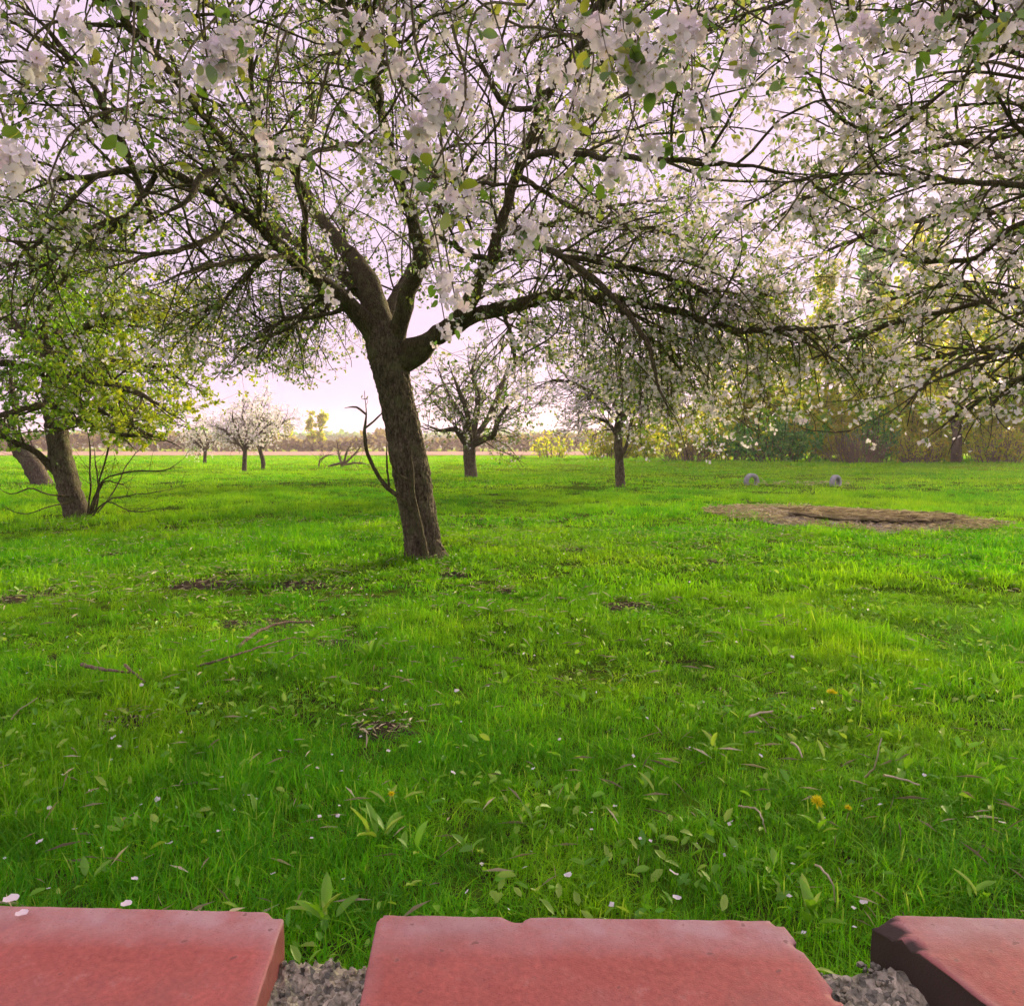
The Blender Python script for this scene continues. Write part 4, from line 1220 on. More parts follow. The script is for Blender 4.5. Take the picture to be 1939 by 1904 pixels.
wood_tree('woodland_tree', 'tall yellow-green tree at the wood edge, above the dark shrub', 1440, 55, 560, 3.4, r=.2)
wood_tree('woodland_tree', 'yellow-green tree in the wood edge behind the brown brambles', 1560, 58, 520, 3.6, r=.2)
wood_tree('woodland_tree', 'tall tree standing before the sun glow near the right edge', 1730, 56, 430, 3.6, r=.22)
wood_tree('woodland_tree', 'yellow leafed tree with grey trunk at the wood edge, right of the brambles', 1810, 47, 540, 3.0, r=.28, bark='far_bark', dens=.8)
wood_tree('woodland_tree', 'thin tree at the far right end of the wood edge', 1925, 52, 520, 3.0, r=.16)
wood_tree('woodland_tree', 'leafy tree beyond the right edge of the wood', 2080, 50, 420, 4.0, r=.25)
wood_tree('woodland_tree', 'small yellowish tree at the left end of the wood edge', 1345, 62, 640, 2.8, r=.15)
wood_tree('woodland_tree', 'low yellow-green tree left of the wood, behind the slender apple tree', 1262, 68, 690, 2.6, r=.14)
wood_tree('woodland_tree', 'yellow-green tree filling the wood between the conifer and the glow', 1670, 60, 560, 3.4, r=.2)
wood_tree('woodland_tree', 'leafy tree in the wood behind the grey trunk', 1865, 60, 560, 3.4, r=.2, low=.12)
wood_tree('woodland_tree', 'low bushy tree behind the dark shrub', 1500, 63, 660, 3.2, r=.16, low=.1)
wood_tree('woodland_tree', 'low bushy tree deep in the wood right of the brambles', 1765, 66, 660, 3.4, r=.16, low=.08)
wood_tree('conifer', 'dark blue-green conifer rising behind the wood edge', 1640, 64, 400, 2.3, leaf_m='leaf_dark', leaf=(.22, .4), per=4, branch_n=.16, r=.22, low=.1)


def shrub(name, label, px, Yt, top, halfw, m, leaf, n=26, depth=1.4, group=None, per=3, bark='far_bark', dens=1.):
    k = Yt / F_PX; x0 = (px - CX) * k; H = CAM_Z + (HORIZON - top) * k; W = halfw * k
    b = np.array([x0, Yt, ground_at(x0, Yt)])
    tr = Tree(name, label, b, 'shrub', group)
    a = rng.uniform(0, 6.28, n); rr = rng.random(n) ** .5
    st = np.stack([x0 + W * .55 * rr * np.cos(a), Yt + depth * .5 * rr * np.sin(a), np.full(n, b[2] - .05)], 1)
    en = np.stack([x0 + W * .95 * rr * np.cos(a), Yt + depth * rr * np.sin(a), b[2] + H * np.sqrt(1.02 - rr * rr * .8) * rng.uniform(.75, 1.05, n)], 1)
    tt = np.linspace(0, 1, 7)[None, :, None]
    pts = st[:, None] * (1 - tt) + en[:, None] * tt + rng.normal(0, .06, (n, 7, 3)) * tt
    rad = np.linspace(.028, .009, 7)[None].repeat(n, 0)
    bp, br = spawn(as_list(pts, rad), .22, (.4, 1.1), (25, 80), .6, (.008, .02), 4, .2, .01, t0=.08, up=.1)
    tr.joined_tubes('stems', [(pts, rad, 5), (bp, br, 3)], M[bark])
    if per:
        p, t = sites(bp, .14 / dens)
        tr.leaves(p, t, leaf, M[m], per=per, width=.7, name='foliage')
    return tr


shrub('evergreen_shrub', 'dense dark green shrub at the wood edge, hanging blossom before it', 1480, 46.5, 775, 105, 'leaf_dark', (.14, .26), 34, 1.6)
shrub('evergreen_shrub', 'low green shrub at the left end of the wood edge', 1385, 49, 800, 60, 'leaf_dark', (.12, .22), 20, 1.3)
shrub('evergreen_shrub', 'tall dark green shrub between the brambles and the tree before the sun glow', 1655, 47, 745, 60, 'leaf_dark', (.12, .22), 20, 1.3)
for hx, hY, ht, hw, lab in ((1330, 56, 760, 80, 'yellow-green hazel bush at the left start of the wood edge'), (1420, 54, 720, 90, 'tall hazel bush behind the left dark shrub'), (1530, 55, 700, 95, 'tall hazel bush behind the larger dark shrub'),
                            (1600, 52, 740, 80, 'hazel bush rising over the leafless brambles'), (1700, 54, 700, 90, 'tall hazel bush right of the tall dark shrub'), (1770, 51, 750, 70, 'hazel bush left of the grey trunk'), (1860, 53, 710, 90, 'tall hazel bush right of the grey trunk'), (1950, 51, 720, 90, 'hazel bush at the right frame edge'), (1230, 63, 790, 70, 'low hazel bush left of the wood')):
    shrub('hazel_bush', lab, hx, hY, ht, hw, 'leaf_far', (.18, .36), 24, 1.8, per=4, dens=1.0)
shrub('bramble_thicket', 'brown leafless bramble thicket in front of the dark shrubs', 1620, 45.5, 812, 75, 'leaf_dark', (.1, .2), 70, 1.2, per=0, bark='grey_twig')
shrub('bramble_thicket', 'brown bramble thicket left of the dark shrub, low', 1300, 50, 828, 75, 'leaf_dark', (.1, .2), 60, 1.2, per=0, bark='grey_twig')
shrub('bramble_thicket', 'straw-brown thicket right of the grey trunk at the right edge', 1890, 46, 800, 70, 'leaf_far', (.1, .2), 60, 1.2, per=1, bark='grey_twig')
shrub('bramble_thicket', 'brown thicket under the yellow tree, left of its grey trunk', 1740, 46.5, 815, 55, 'leaf_far', (.1, .2), 50, 1.2, per=1, bark='grey_twig')
shrub('bush', 'pale grey bush at the meadow edge behind the squat tree', 1045, 62, 812, 45, 'leaf_far', (.15, .25), 26, 1.5, per=1, bark='grey_twig')
shrub('bush', 'yellow-green bush at the meadow edge behind the slender tree', 1150, 60, 795, 70, 'leaf_far', (.16, .28), 30, 1.5, per=2)

# far tree line across the fields
for lab, px, Yt, top, sp_ in (('far poplar glowing orange in the gap, the thicker of the close pair', 592, 150, 782, 1.3), ('far slim poplar right beside the thicker one in the gap', 611, 150, 780, 1.0),
                          ('far thin poplar standing alone left of the pair', 547, 155, 788, 1.1), ('far reddish tree left of the lone poplar', 520, 150, 800, 1.6)):
    wood_tree('poplar', lab, px, Yt, top, sp_, leaf=(.4, .7), per=2, narrow=True, branch_n=.22, r=.18, low=.12)


def tree_line(name, label, x0, x1, Yt, h0, h1, n, size, m, seed):
    xs = rng.uniform(x0, x1, n)
    hh = h0 + (h1 - h0) * fnoise(xs / 9., xs * 0 + seed, seed)
    z = hh * np.sqrt(rng.random(n))
    p = np.stack([xs, Yt + rng.normal(0, 3, n), z], 1)
    d = nrm(rng.normal(0, 1, (n, 3))); nn, _ = frames(n, d)
    V, f, k = leaf_geo(p, d, nn, rng.uniform(*size, n), .8, True)
    o = obj(name, mesh(name, V, [f], m, {'rnd': np.repeat(rng.random(n), k)}, False))
    return tag(o, label, 'treeline', kind='stuff')


tree_line('treeline', 'far hedge of mixed bushes beyond the field', -150, 60, 152, .8, 4.6, 8000, (.6, 1.6), M['leaf_hedge'], 4)
tree_line('woods', 'level dark ridge of distant woods along the horizon', -420, 420, 430, 6.0, 8.5, 14000, (2.0, 4.5), M['leaf_dark'], 9)

# ================================================================== THE MEADOW
# ------------------------------------------------------------------ grass blades (one mass: clumps set out by geometry nodes)
m, nt, out = material('grass_blade')
pos = wpos(nt)
n1 = noise_tex(nt, pos, .9, 3, .6); n2 = noise_tex(nt, pos, .22, 3, .6); n3 = noise_tex(nt, pos, 4.5, 3, .6)
rv = node(nt, 'Attribute', attribute_name='rnd').outputs['Fac']
hh = node(nt, 'Attribute', attribute_name='h').outputs['Fac']
oi = node(nt, 'ObjectInfo').outputs['Random']
c1 = ramp(nt, n1, [(.34, (.05, .30, .004)), (.52, (.13, .45, .005)), (.68, (.31, .55, .006))])
c2 = ramp(nt, rv, [(0, (.05, .29, .004)), (.55, (.15, .47, .006)), (.92, (.38, .58, .012)), (.97, (.42, .52, .04)), (1, (.55, .50, .22))])
c = mixc(nt, .5, c1, c2)
c = mixc(nt, node(nt, 'MapRange', {'Value': n2, 'From Min': .42, 'From Max': .62, 'To Max': .45}).outputs[0], c, (.38, .56, .010))
tint = ramp(nt, oi, [(0, (.60, .72, .7)), (1, (1.22, 1.14, 1.1))])
c = mixc(nt, .8, c, tint, 'MULTIPLY')
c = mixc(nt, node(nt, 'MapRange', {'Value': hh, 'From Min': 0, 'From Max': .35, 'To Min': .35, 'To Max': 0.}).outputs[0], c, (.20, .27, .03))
c = mixc(nt, .85, c, ramp(nt, n3, [(.33, (.60, .74, .6)), (.5, (1.05, 1.1, 1.)), (.67, (1.28, 1.22, 1.2))]), 'MULTIPLY')
d = node(nt, 'BsdfDiffuse', {'Color': c})
t = node(nt, 'BsdfTranslucent', {'Color': mixc(nt, 1., c, (1.2, 1.2, .8), 'MULTIPLY')})
g = node(nt, 'BsdfGlossy', {'Color': (1, 1, 1, 1), 'Roughness': .5})
mx = node(nt, 'MixShader', {0: .5, 1: d.outputs[0], 2: t.outputs[0]})
mx = node(nt, 'MixShader', {0: .012, 1: mx.outputs[0], 2: g.outputs[0]})
nt.links.new(mx.outputs[0], out.inputs['Surface'])
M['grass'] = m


def clump(seed, nb, radius, h, wid, lean):
    r = np.random.default_rng(seed)
    a = r.uniform(0, 6.28, nb); q = radius * np.sqrt(r.random(nb))
    b = np.stack([q * np.cos(a), q * np.sin(a), np.full(nb, -.01)], 1)
    hd = r.uniform(0, 6.28, nb); ln = np.abs(r.normal(0, lean, nb)) + .05
    H = r.uniform(*h, nb)
    out_ = np.stack([np.cos(hd), np.sin(hd), 0 * hd], 1)
    sd = np.stack([-np.sin(hd), np.cos(hd), 0 * hd], 1)
    tw = r.uniform(-.9, .9, nb)[:, None]
    sd = nrm(sd + out_ * tw)
    w = r.uniform(*wid, nb)[:, None]
    lv = [0, .4, .75, 1.0]
    rows = []
    for k, u in enumerate(lv):
        z = H * u * (1 - .28 * ln * u * u); o = H * ln * u ** 2 * .95
        c = b + out_ * o[:, None] + np.array([0, 0, 1]) * z[:, None]
        ww = w * [1, .9, .6, 0][k] * .5
        rows += [c - sd * ww, c + sd * ww] if k < 3 else [c]
    V = np.stack(rows, 1).reshape(-1, 3)
    i = np.arange(nb)[:, None] * 7
    Q = np.concatenate([i + np.array([[0, 1, 3, 2]]), i + np.array([[2, 3, 5, 4]])]); T3 = i + np.array([[4, 5, 6]])
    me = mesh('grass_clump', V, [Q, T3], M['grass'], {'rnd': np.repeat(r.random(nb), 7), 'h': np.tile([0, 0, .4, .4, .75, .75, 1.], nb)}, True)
    return bpy.data.objects.new('grass_clump', me)


clumps = bpy.data.collections.new('grass_clumps')
SPECS = [(46, .06, (.025, .070), (.0015, .0032), .6), (40, .055, (.035, .095), (.0016, .0034), .7), (36, .055, (.02, .055), (.0018, .0035), .9), (46, .06, (.035, .08), (.0015, .003), .5), (26, .05, (.05, .135), (.0018, .0038), .8),
         (40, .10, (.04, .10), (.004, .008), .55), (36, .10, (.05, .13), (.004, .009), .6), (40, .12, (.03, .08), (.004, .008), .8),
         (44, .30, (.05, .12), (.010, .02), .5), (40, .30, (.04, .10), (.010, .02), .7)]
for i, sp_ in enumerate(SPECS):
    o = clump(100 + i, *sp_); o.name = 'grass_clump_%02d' % i
    clumps.objects.link(o)


def scatter(y0, y1, dens, side=.80, back=0.):
    n = int(dens * side * (y1 ** 2 - y0 ** 2)) + 1
    y = np.sqrt(rng.uniform(y0 ** 2, y1 ** 2, n)); x = rng.uniform(-side, side, n) * (y + .8)
    return x, y


BARE = [(x, y, r * .78) for x, y, r in [(220, 1050, .20), (500, 1185, .34), (570, 1110, .30), (862, 1095, .16), (1080, 1050, .20), (1190, 1160, .22), (1488, 1195, .14), (1355, 1078, .14), (240, 1368, .12), (720, 1375, .14), (640, 1225, .22), (400, 1110, .35), (60, 1130, .3), (960, 1130, .10)]]
bare_xy = [(*G(x, y)[:2], r) for x, y, r in BARE]
gp, gs, gi = [], [], []
for (y0, y1, dens, ids, sc) in ((.42, 2.6, 1150, (0, 1, 2, 3, 4), 1.), (2.6, 5., 520, (0, 1, 2, 3, 4), 1.1), (5., 9., 140, (5, 6, 7, 1), 1.15), (9., 17., 42, (5, 6, 7), 1.35), (17., 32., 11, (8, 9), 1.0), (32., 75., 2.4, (8, 9), 1.7)):
    x, y = scatter(y0, y1, dens)
    hn = fnoise(x / .55, y / .55, 21); h2 = fnoise(x / 2.3, y / 2.3, 31)
    keep = np.ones(len(x), bool)
    keep &= ~((patch_r(x, y) < .90 + .6 * (rng.random(len(x)) - .6)))
    for bx, by, br in bare_xy:
        rr = np.hypot((x - bx), (y - by) * .8) / br
        keep &= ~((rr < 1.15) & (rng.random(len(x)) < np.clip(1.05 - rr * .55, .3, .86)))
    for tx, ty in ((1423, 914), (1582, 918)):
        gq = G(tx, ty); keep &= ~((np.abs(x - gq[0]) < .45) & (y < gq[1] + .3) & (y > gq[1] - 1.2) & (rng.random(len(x)) < .85))
    worn = np.clip(1.2 - np.hypot((x + 2.3) / 2.6, (y - 5.2) / 1.5), 0, 1) * (fnoise(x / .5, y / .5, 91) > .47)      # thin turf under the crown
    keep &= rng.random(len(x)) > .62 * worn
    thin = np.clip((h2 - .30) / .12, .8, 1)
    keep &= rng.random(len(x)) < thin
    x, y, hn, h2 = x[keep], y[keep], hn[keep], h2[keep]
    gp.append(np.stack([x, y, gz(x, y)], 1))
    hs = .36 + .95 * np.clip((hn - .28) / .45, 0, 1) * np.clip((h2 - .2) / .45, .45, 1.1)
    hs = np.where(np.hypot(x - base[0], y - base[1]) < .55, hs * 1.35, hs)
    s = sc * rng.uniform(.8, 1.25, len(x))
    gs.append(np.stack([s, s, s * hs * (.92 if y1 < 6 else .8)], 1))
    gi.append(rng.choice(ids, len(x)))
gp, gs, gi = np.vstack(gp), np.vstack(gs), np.concatenate(gi)
me = bpy.data.meshes.new('grass')
me.vertices.add(len(gp)); me.vertices.foreach_set('co', gp.astype(np.float32).ravel())
a = me.attributes.new('scl', 'FLOAT_VECTOR', 'POINT'); a.data.foreach_set('vector', gs.astype(np.float32).ravel())
rot = np.stack([rng.normal(0, .10, len(gp)), rng.normal(0, .10, len(gp)), rng.uniform(0, 6.28, len(gp))], 1)
a = me.attributes.new('rot', 'FLOAT_VECTOR', 'POINT'); a.data.foreach_set('vector', rot.astype(np.float32).ravel())
a = me.attributes.new('pick', 'INT', 'POINT'); a.data.foreach_set('value', gi.astype(np.int32))
grass = obj('grass', me)
tag(grass, 'green meadow grass growing under and between the apple trees', 'grass', kind='stuff')
ng = bpy.data.node_groups.new('grass_clumps', 'GeometryNodeTree')
ng.interface.new_socket('Geometry', in_out='INPUT', socket_type='NodeSocketGeometry')
ng.interface.new_socket('Geometry', in_out='OUTPUT', socket_type='NodeSocketGeometry')
N_ = ng.nodes; Lk = ng.links
gi_ = N_.new('NodeGroupInput'); go_ = N_.new('NodeGroupOutput')
mp = N_.new('GeometryNodeMeshToPoints'); ip = N_.new('GeometryNodeInstanceOnPoints')
ci = N_.new('GeometryNodeCollectionInfo'); ci.inputs['Collection'].default_value = clumps; ci.inputs['Separate Children'].default_value = True; ci.inputs['Reset Children'].default_value = True
def named(nm, ty):
    n = N_.new('GeometryNodeInputNamedAttribute'); n.data_type = ty; n.inputs['Name'].default_value = nm
    return n.outputs['Attribute']
er = N_.new('FunctionNodeEulerToRotation')
Lk.new(gi_.outputs[0], mp.inputs['Mesh']); Lk.new(mp.outputs[0], ip.inputs['Points']); Lk.new(ci.outputs[0], ip.inputs['Instance'])
ip.inputs['Pick Instance'].default_value = True
Lk.new(named('pick', 'INT'), ip.inputs['Instance Index'])
Lk.new(named('rot', 'FLOAT_VECTOR'), er.inputs[0]); Lk.new(er.outputs[0], ip.inputs['Rotation'])
Lk.new(named('scl', 'FLOAT_VECTOR'), ip.inputs['Scale']); Lk.new(ip.outputs[0], go_.inputs[0])
md = grass.modifiers.new('clumps', 'NODES'); md.node_group = ng

# ------------------------------------------------------------------ bare soil in the turf
m, nt, out = material('dark_soil')
pos = wpos(nt)
n1 = noise_tex(nt, pos, 55, 5, .7)
principled(nt, out, ramp(nt, n1, [(.3, (.025, .02, .014)), (.7, (.12, .095, .065))]), 1., bump(nt, n1, 1., .03), .05)
M['soil'] = m
SOIL_LABEL = ['dark soil patch left of the leaning trunk, under the left tree', 'long dark litter patch with twigs in the left turf', 'dark soil patch between the long litter patch and the leaning trunk', 'dark molehill just right of the foot of the leaning trunk', 'crumbled molehill in the grass well right of the leaning trunk',
              'dark molehill below and right of the crumbled one', 'small dark soil hole in the grass below the bare round patch', 'small dark soil scrape between leaning trunk and bare round patch', 'small soil gap with petals in the lower left turf', 'soil gap scattered with petals below the leaning trunk',
              'soil patch with pale weeds, right end of the long litter patch', 'thin brown turf patch in the left middle lawn', 'brown worn turf at the left edge of the lawn', 'tiny dark soil gap right below the leaning trunk']
for (bx, by, br), lab in zip(bare_xy, SOIL_LABEL):
    V = [(0, 0, .016)]
    R_, A_ = 7, 34
    for i in range(1, R_ + 1):
        for j in range(A_):
            a = j / A_ * 6.2832; r = br * 1.15 * i / R_ * (1 + .6 * mnoise.noise(Vector((math.cos(a) * 1.8 + bx, math.sin(a) * 1.5 + by, 0))))
            x, y = r * math.cos(a) * 1.15, r * math.sin(a) * .9
            z = ground_at(bx + x, by + y) - ground_at(bx, by) + .018 * (1 - (i / R_) ** 2) - .014 * (i / R_) ** 3 + .022 * (1 - i / R_) * mnoise.noise(Vector(((bx + x) * 22, (by + y) * 22, 0))) + .012 * mnoise.noise(Vector(((bx + x) * 60, (by + y) * 60, 0)))
            V.append((x, y, z))
    F3 = [[0, 1 + j, 1 + (j + 1) % A_] for j in range(A_)]
    F4 = [[1 + i * A_ + j, 1 + (i + 1) * A_ + j, 1 + (i + 1) * A_ + (j + 1) % A_, 1 + i * A_ + (j + 1) % A_] for i in range(R_ - 1) for j in range(A_)]
    o = obj('soil_patch', mesh('soil_patch', V, [F3, F4], M['soil']), None, (bx, by, ground_at(bx, by)))
    tag(o, lab, 'soil patch')
n = 650
k = rng.integers(0, len(bare_xy), n); aa = rng.uniform(0, 6.28, n); qq = np.sqrt(rng.random(n)) * 1.1
bx = np.array([b[0] for b in bare_xy])[k] + np.cos(aa) * qq * np.array([b[2] for b in bare_xy])[k]
by = np.array([b[1] for b in bare_xy])[k] + np.sin(aa) * qq * np.array([b[2] for b in bare_xy])[k]
lit = leaf_litter('turf_litter', np.stack([bx, by, gz(bx, by) + .02], 1), (.015, .045), M['straw'], zj=.03, width=.2)
tag(lit, 'dry stalks and old leaf scraps on the bare spots in the lawn', 'litter', kind='stuff')

# ------------------------------------------------------------------ low clover and small broad leaves through the grass
n = 42000
y = np.sqrt(rng.uniform(.5 ** 2, 9. ** 2, n)); x = rng.uniform(-.78, .78, n) * (y + .5)
w = fnoise(x / .45, y / .45, 61)
k = (rng.random(n) < np.clip((w - .42) * 3.2, .06, 1)) & (patch_r(x, y) > 1); x, y = x[k], y[k]
N = len(x); a = rng.uniform(0, 6.28, N); d = nrm(np.stack([np.cos(a), np.sin(a), rng.uniform(-.1, .9, N)], 1)); nn, _ = frames(N, d, 2.5)
V, f, k = leaf_geo(np.stack([x, y, gz(x, y) + rng.uniform(.01, .06, N)], 1), d, nn, rng.uniform(.014, .048, N), .46, False)
o = obj('clover', mesh('clover', V, [f], M['weed'], {'rnd': np.repeat(rng.random(N), k)}, True))
tag(o, 'low clover and small broad leaves mixed through the turf', 'clover', kind='stuff')
n = 9000
y = np.sqrt(rng.uniform(.6 ** 2, 10. ** 2, n)); x = rng.uniform(-.78, .78, n) * (y + .5)
w = fnoise(x / .9, y / .9, 71) + .3 * np.clip(1.1 - np.hypot((x + 2.3) / 2.6, (y - 5.2) / 1.5), 0, 1)
k = rng.random(n) < np.clip((w - .40) * 3, .08, 1); x, y = x[k], y[k]
o = leaf_litter('dry_stalks', np.stack([x, y, gz(x, y) + .015], 1), (.03, .10), M['straw'], zj=.06, width=.028)
tag(o, 'dry stalks and dead blades scattered through the lawn', 'dry stalks', kind='stuff')

# ------------------------------------------------------------------ fallen petals
def petal_mesh(seed):
    r = np.random.default_rng(seed); V = []
    for i in range(4):
        u = i / 3
        w = [.12, .42, .5, .25][i]
        for sgn in (-1, 0, 1):
            V.append([w * sgn, u - .5, .14 * abs(sgn) + .18 * (u - .5) ** 2 * 2 + r.normal(0, .03)])
    F = [[i * 3 + j, i * 3 + j + 1, i * 3 + j + 4, i * 3 + j + 3] for i in range(3) for j in range(2)]
    return mesh('fallen_petal', V, [F], M['petal'], {'rnd': np.full(len(V), r.uniform(0, .8))})


PETAL = [petal_mesh(i) for i in range(6)]
NEAR_P = [(75, 1582, 17), (140, 1556, 12), (93, 1513, 10), (297, 1497, 13), (320, 1585, 15), (255, 1658, 15), (92, 1678, 10), (470, 1490, 10), (413, 1560, 9), (518, 1645, 12), (1076, 1647, 18), (1275, 1643, 20), (1282, 1690, 19), (1636, 1697, 18),
          (1898, 1556, 16), (858, 1452, 12), (865, 1297, 11), (640, 1532, 10), (735, 1410, 10), (420, 1455, 10), (335, 1305, 11), (268, 1300, 10), (215, 1385, 12), (225, 1400, 9), (118, 1450, 9), (590, 1575, 9), (885, 1678, 11), (650, 1655, 9),
          (700, 1370, 10), (690, 1345, 9), (1440, 1430, 10), (1500, 1250, 9), (1540, 1345, 9), (560, 1200, 8), (592, 1183, 8), (650, 1160, 8), (1010, 1445, 9), (1060, 1390, 8), (600, 1440, 9), (380, 1330, 9), (1120, 1560, 8), (1750, 1470, 9)]
PET_GROUP = 'petals fallen on the near grass'
for i, (x, y, s) in enumerate(NEAR_P):
    zt = .055
    p = G(x, y, zt); sz = s * p[1] / F_PX * .9
    o = obj('fallen_petal', PETAL[i % 6], None, p + np.array([0, 0, ground_at(p[0], p[1])]))
    o.rotation_euler = (rng.normal(0, .35), rng.normal(0, .35), rng.uniform(0, 6.28)); o.scale = (sz, sz, sz)
    tag(o, 'single white fallen petal lying on the near grass', 'petal', PET_GROUP)
# petals on the wall bricks
for x, y, s, lab in ((22, 1702, 32, 'white petal at the far edge of the left brick, by the frame edge'), (240, 1711, 24, 'white petal on the far edge of the left brick'), (42, 1729, 26, 'flat pink-white petal lying on top of the left brick')):
    p = G(x, y, WALL_TOP + .003); sz = s * p[1] / F_PX
    o = obj('fallen_petal', PETAL[1], None, p); o.scale = (sz, sz * .8, sz * .5); o.rotation_euler = (.1, .1, 1.2); tag(o, lab, 'petal')
# the many small ones farther off
n = 1700
y = np.sqrt(rng.uniform(1.3 ** 2, 8.5 ** 2, n)); x = rng.uniform(-.7, .5, n) * y
w = fnoise(x / .8, y / .8, 51) + .15 * (x < 0)
k = rng.random(n) < np.clip((w - .35) * 2.2, .1, 1); x, y = x[k], y[k]
N = len(x); a = rng.uniform(0, 6.28, N); d = nrm(np.stack([np.cos(a), np.sin(a), rng.normal(0, .3, N)], 1)); nn, _ = frames(N, d, 2.)
V, f, k = leaf_geo(np.stack([x, y, gz(x, y) + rng.uniform(.02, .065, N)], 1), d, nn, rng.uniform(.008, .017, N), .8, True)
o = obj('fallen_petals', mesh('fallen_petals', V, [f], M['petal'], {'rnd': np.repeat(rng.random(N), k)}, False))
tag(o, 'scatter of small white petals through the lawn', 'petals', kind='stuff')

# ------------------------------------------------------------------ broad-leaved weeds, dandelions
WEED = [leaf_mesh('weed_leaf', 40 + i, M['weed'], w) for i, w in enumerate((.26, .32, .38, .22))]
WEEDS = [(722, 1575, 75, 6, 'broad-leaved dock with a tall pale leaf below the small yellow flower'), (890, 1610, 50, 4, 'pale broad weed leaf cluster right of the tall dock leaf'), (780, 1610, 60, 4, 'narrow upright weed between the dock and the pale leaf cluster'), (1535, 1735, 80, 9, 'grey-green weed rosette above the gap between middle and right brick'),
         (620, 1740, 70, 9, 'bright weed seen through the gap between left and middle brick'), (1570, 1450, 45, 4, 'round-leaved weed left of the bent dry stems'), (1610, 1345, 50, 6, 'dandelion leaf rosette beside the upper yellow flower'), (1700, 1460, 55, 7, 'grey-green weed right of the bent dry stems'), (1465, 1255, 35, 3, 'pale round weed leaf in the right middle lawn'),
         (1890, 1310, 40, 4, 'weed with pale leaf near the right frame edge'), (700, 1240, 45, 8, 'patch of pale upright weed leaves below the leaning trunk'), (590, 1215, 40, 6, 'pale weed leaves left of the upright weed patch'), (245, 1480, 40, 3, 'pale weed leaf in the lower left lawn'), (240, 1570, 45, 4, 'broad weed leaf low on the left'),
         (1350, 1420, 50, 6, 'weed rosette in the middle of the right lawn'), (1230, 1500, 45, 5, 'weed rosette left of the bright yellow dandelion'), (1110, 1330, 40, 4, 'small weed in the mid right lawn'), (480, 1545, 45, 5, 'weed tuft in the lower left lawn right of the broad leaf'), (340, 1345, 40, 5, 'weed tuft above the lower left lawn'), (1850, 1700, 55, 6, 'dark weed behind the right brick'),
         (1545, 1580, 45, 6, 'leaf rosette under the bright yellow dandelion'), (960, 1290, 40, 5, 'small weed straight below the leaning trunk'), (745, 1520, 40, 5, 'leaf rosette under the small yellow flower'), (1000, 1560, 40, 5, 'weed tuft right of the pale leaf cluster'), (165, 1680, 45, 5, 'weed tuft above the left brick')]
for x, y, s, nl, lab in WEEDS:
    p = G(x, y + s * .35); p[2] = ground_at(p[0], p[1]) + .02
    e = empty('broadleaf_weed', p, lab, 'weed')
    L = s * p[1] / F_PX
    for i in range(nl):
        a = i / nl * 6.28 + rng.normal(0, .4)
        el = rng.uniform(.35, 1.35)
        d = np.array([math.cos(a) * math.cos(el), math.sin(a) * math.cos(el), math.sin(el)])
        nn = nrm(np.array([0, 0, 1.]) - d * d[2] + rng.normal(0, .1, 3)); nn = nrm(nn - d * (nn @ d))
        o = obj('leaf', WEED[rng.integers(4)], e)
        orient(o, np.array([0, 0, .015]) + d * .01 + rng.normal(0, .012, 3) * [1, 1, 0], d, nn, L * rng.uniform(.5, 1.1))


def dandelion(x, y, px, lab, facing=(0, -.5, 1), stem=.10):
    p = G(x, y, stem); s = px * p[1] / F_PX * .5
    root = np.array([p[0] + .01, p[1] + .01, ground_at(p[0], p[1])])
    e = empty('dandelion', root, lab, 'flower')
    q = catmull(np.vstack([[0, 0, 0], [.004, -.003, stem * .6], p - root]), .02)
    V, f = tubes(q[None], np.full((1, len(q)), .0018), 6)
    obj('stem', mesh('stem', V, [f], M['weed'], {'rnd': np.full(len(V), .8)}), e)
    n = 60
    ax = nrm(np.array(facing, float)); a = rng.uniform(0, 6.28, n); r = np.sqrt(rng.random(n))
    aa = nrm(np.cross(ax, [0, 1, .01])); bb_ = np.cross(ax, aa)
    d = nrm((aa * np.cos(a)[:, None] + bb_ * np.sin(a)[:, None]) * (r * 1.3)[:, None] + ax * (1.15 - r)[:, None] * .9)
    nn, _ = frames(n, d)
    V, f, k = leaf_geo(np.repeat((p - root)[None], n, 0) - ax * s * .2, d, nn, s * rng.uniform(.8, 1.15, n), .24, True)
    obj('flower_head', mesh('flower_head', V, [f], M['yellow'], None, False), e)


dandelion(1548, 1517, 30, 'bright yellow dandelion in the lower right lawn', (.1, -.8, .7))
dandelion(1606, 1528, 15, 'small half-open dandelion just right of the bright one', (0, -.3, 1), .06)
dandelion(1575, 1310, 22, 'yellow dandelion seen side-on higher up the right lawn', (0, .1, 1), .12)
dandelion(741, 1502, 15, 'small yellow flower in the centre lawn', (0, -.4, 1), .09)

# ------------------------------------------------------------------ sticks and dry stems
def stick(name, path, lab, m, r, cat, z=.05):
    pts = np.array([G(x, y, z + dz) for x, y, dz in path])
    q = catmull(pts, .03); q += rng.normal(0, .0015, q.shape)
    b = q[0].copy()
    rad = r * np.linspace(1, .55, len(q))
    V, f = tubes((q - b)[None], rad[None], 7)
    o = obj(name, mesh(name, V, [f], m, {'rnd': np.full(len(V), .75)}), None, b)
    tag(o, lab, cat)


